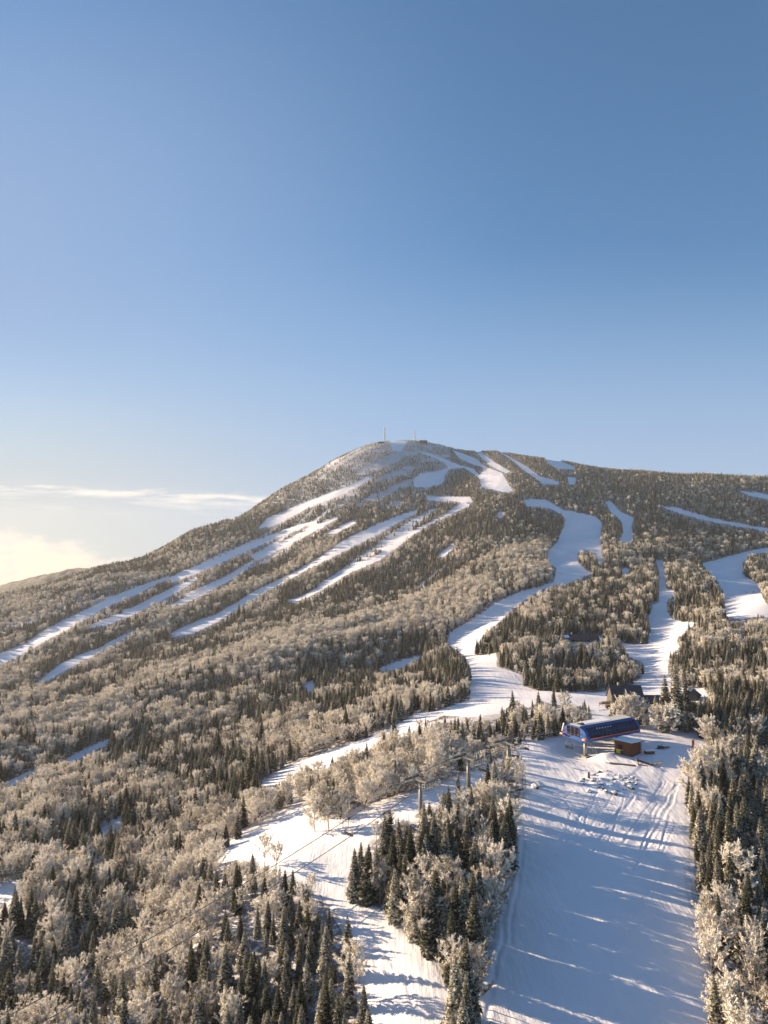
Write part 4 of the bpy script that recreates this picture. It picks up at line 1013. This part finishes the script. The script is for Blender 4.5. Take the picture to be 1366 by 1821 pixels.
def wm(op, a, b=None):
    nd = N('ShaderNodeMath'); nd.operation = op
    for i, v in enumerate((a, b)):
        if v is None: continue
        if isinstance(v, (int, float)): nd.inputs[i].default_value = v
        else: LK(v, nd.inputs[i])
    return nd.outputs[0]
def band(v, a, b, c, d):      # 0..1 bump between a..b rising and c..d falling
    o = []
    for lo_, hi_ in ((a, b), (d, c)):
        mr = N('ShaderNodeMapRange'); mr.interpolation_type = 'SMOOTHSTEP'; LK(v, mr.inputs[0]); mr.inputs[1].default_value = lo_; mr.inputs[2].default_value = hi_; o.append(mr.outputs[0])
    return wm('MULTIPLY', o[0], o[1])
EL = wm('DIVIDE', sx.outputs[2], sx.outputs[1])      # height over distance
AZ = wm('DIVIDE', sx.outputs[0], sx.outputs[1])
def cloudnoise(sx_, sy_, ox, detail, rough):
    cb = N('ShaderNodeCombineXYZ'); LK(wm('MULTIPLY', AZ, sx_), cb.inputs[0]); LK(wm('MULTIPLY', EL, sy_), cb.inputs[1]); cb.inputs[2].default_value = ox
    nz = N('ShaderNodeTexNoise'); nz.inputs['Scale'].default_value = 1; nz.inputs['Detail'].default_value = detail; nz.inputs['Roughness'].default_value = rough
    LK(cb.outputs[0], nz.inputs['Vector']); return nz.outputs['Fac']
ahead = wm('GREATER_THAN', sx.outputs[1], .02)
e2 = wm('ADD', EL, wm('ADD', wm('MULTIPLY', wm('ADD', AZ, .56), .045), wm('MULTIPLY', wm('SUBTRACT', cloudnoise(9, 30, 1, 4, .6), .5), .030)))
c1 = wm('MULTIPLY', band(e2, .096, .108, .111, .118), band(cloudnoise(11, 90, 4, 6, .68), .34, .60, 2, 3))
c1b = wm('MULTIPLY', band(e2, .070, .090, .095, .108), band(cloudnoise(8, 70, 8, 5, .65), .46, .70, 2, 3))
c1 = wm('MULTIPLY', wm('ADD', c1, wm('MULTIPLY', c1b, .45)), band(AZ, -3, -2, -.16, -.05))
f1 = wm('ADD', wm('MULTIPLY', wm('ADD', AZ, .56), .26), wm('ADD', EL, wm('MULTIPLY', wm('SUBTRACT', cloudnoise(9, 24, 11, 7, .62), .5), .11)))
c2 = wm('MULTIPLY', band(f1, -3, -2, .026, .056), band(cloudnoise(14, 44, 3, 6, .6), .22, .52, 3, 4))
cl = wm('MULTIPLY', wm('MINIMUM', wm('ADD', wm('MULTIPLY', c1, .9), wm('MULTIPLY', c2, .9)), .95), ahead)
mx = N('ShaderNodeMix'); mx.data_type = 'RGBA'; LK(cl, mx.inputs[0])
tn = N('ShaderNodeMix'); tn.data_type = 'RGBA'; tn.blend_type = 'MULTIPLY'; tn.inputs[0].default_value = 1; gm = N('ShaderNodeGamma'); gm.inputs[1].default_value = .88; LK(sky.outputs[0], gm.inputs[0]); LK(gm.outputs[0], tn.inputs[6]); tn.inputs[7].default_value = (.67, .90, .99, 1)
vl = N('ShaderNodeMix'); vl.data_type = 'RGBA'; LK(tn.outputs[2], vl.inputs[6]); vc = N('ShaderNodeMix'); vc.data_type = 'RGBA'; vc.inputs[6].default_value = (1.72, 2.32, 3.35, 1); vc.inputs[7].default_value = (2.55, 2.66, 2.72, 1); LK(band(AZ, .1, -.6, 5, 6), vc.inputs[0]); LK(vc.outputs[2], vl.inputs[7])
LK(wm('MULTIPLY', wm('MULTIPLY', band(EL, -3, -2, .06, .50), ahead), .9), vl.inputs[0]); v2 = N('ShaderNodeMix'); v2.data_type = 'RGBA'; LK(vl.outputs[2], v2.inputs[6]); v2.inputs[7].default_value = (1.45, 2.03, 3.1, 1)
LK(wm('MULTIPLY', wm('MULTIPLY', band(EL, .18, .42, .5, 1.1), band(AZ, .25, -.65, 5, 6)), wm('MULTIPLY', ahead, .75)), v2.inputs[0]); LK(v2.outputs[2], mx.inputs[6])
ccm = N('ShaderNodeMix'); ccm.data_type = 'RGBA'; ccm.inputs[6].default_value = (4.8, 4.5, 4.2, 1); ccm.inputs[7].default_value = (5.1, 4.25, 3.3, 1); LK(c2, ccm.inputs[0]); LK(ccm.outputs[2], mx.inputs[7])
bg = N('ShaderNodeBackground'); bg.inputs['Strength'].default_value = .075; LK(mx.outputs[2], bg.inputs[0])
wo = N('ShaderNodeOutputWorld'); LK(bg.outputs[0], wo.inputs[0])

hz = MB().box((0, 0, (262 - 238) / 2), (7300, 7300, 500)).build('haze', M['white']); hm = bpy.data.materials.new('cold_air_haze'); hm.use_nodes = True
hz.data.materials[0] = hm; ht = hm.node_tree; ht.nodes.clear(); pv = ht.nodes.new('ShaderNodeVolumePrincipled'); ho = ht.nodes.new('ShaderNodeOutputMaterial')
pv.inputs['Color'].default_value = (.93, .95, 1, 1); pv.inputs['Density'].default_value = .00007; pv.inputs['Anisotropy'].default_value = .2
ht.links.new(pv.outputs[0], ho.inputs['Volume']); tag(hz, 'thin cold haze over the mountain side', kind='stuff')

S.view_settings.view_transform = 'Standard'; S.view_settings.look = 'None'; S.view_settings.exposure = 1.5; S.view_settings.gamma = 1
S.cycles.use_denoising = True; S.cycles.max_bounces = 5; S.cycles.diffuse_bounces = 2; S.cycles.glossy_bounces = 2; S.cycles.transmission_bounces = 2; S.cycles.volume_bounces = 0; S.cycles.transparent_max_bounces = 6
S.cycles.sample_clamp_indirect = 6
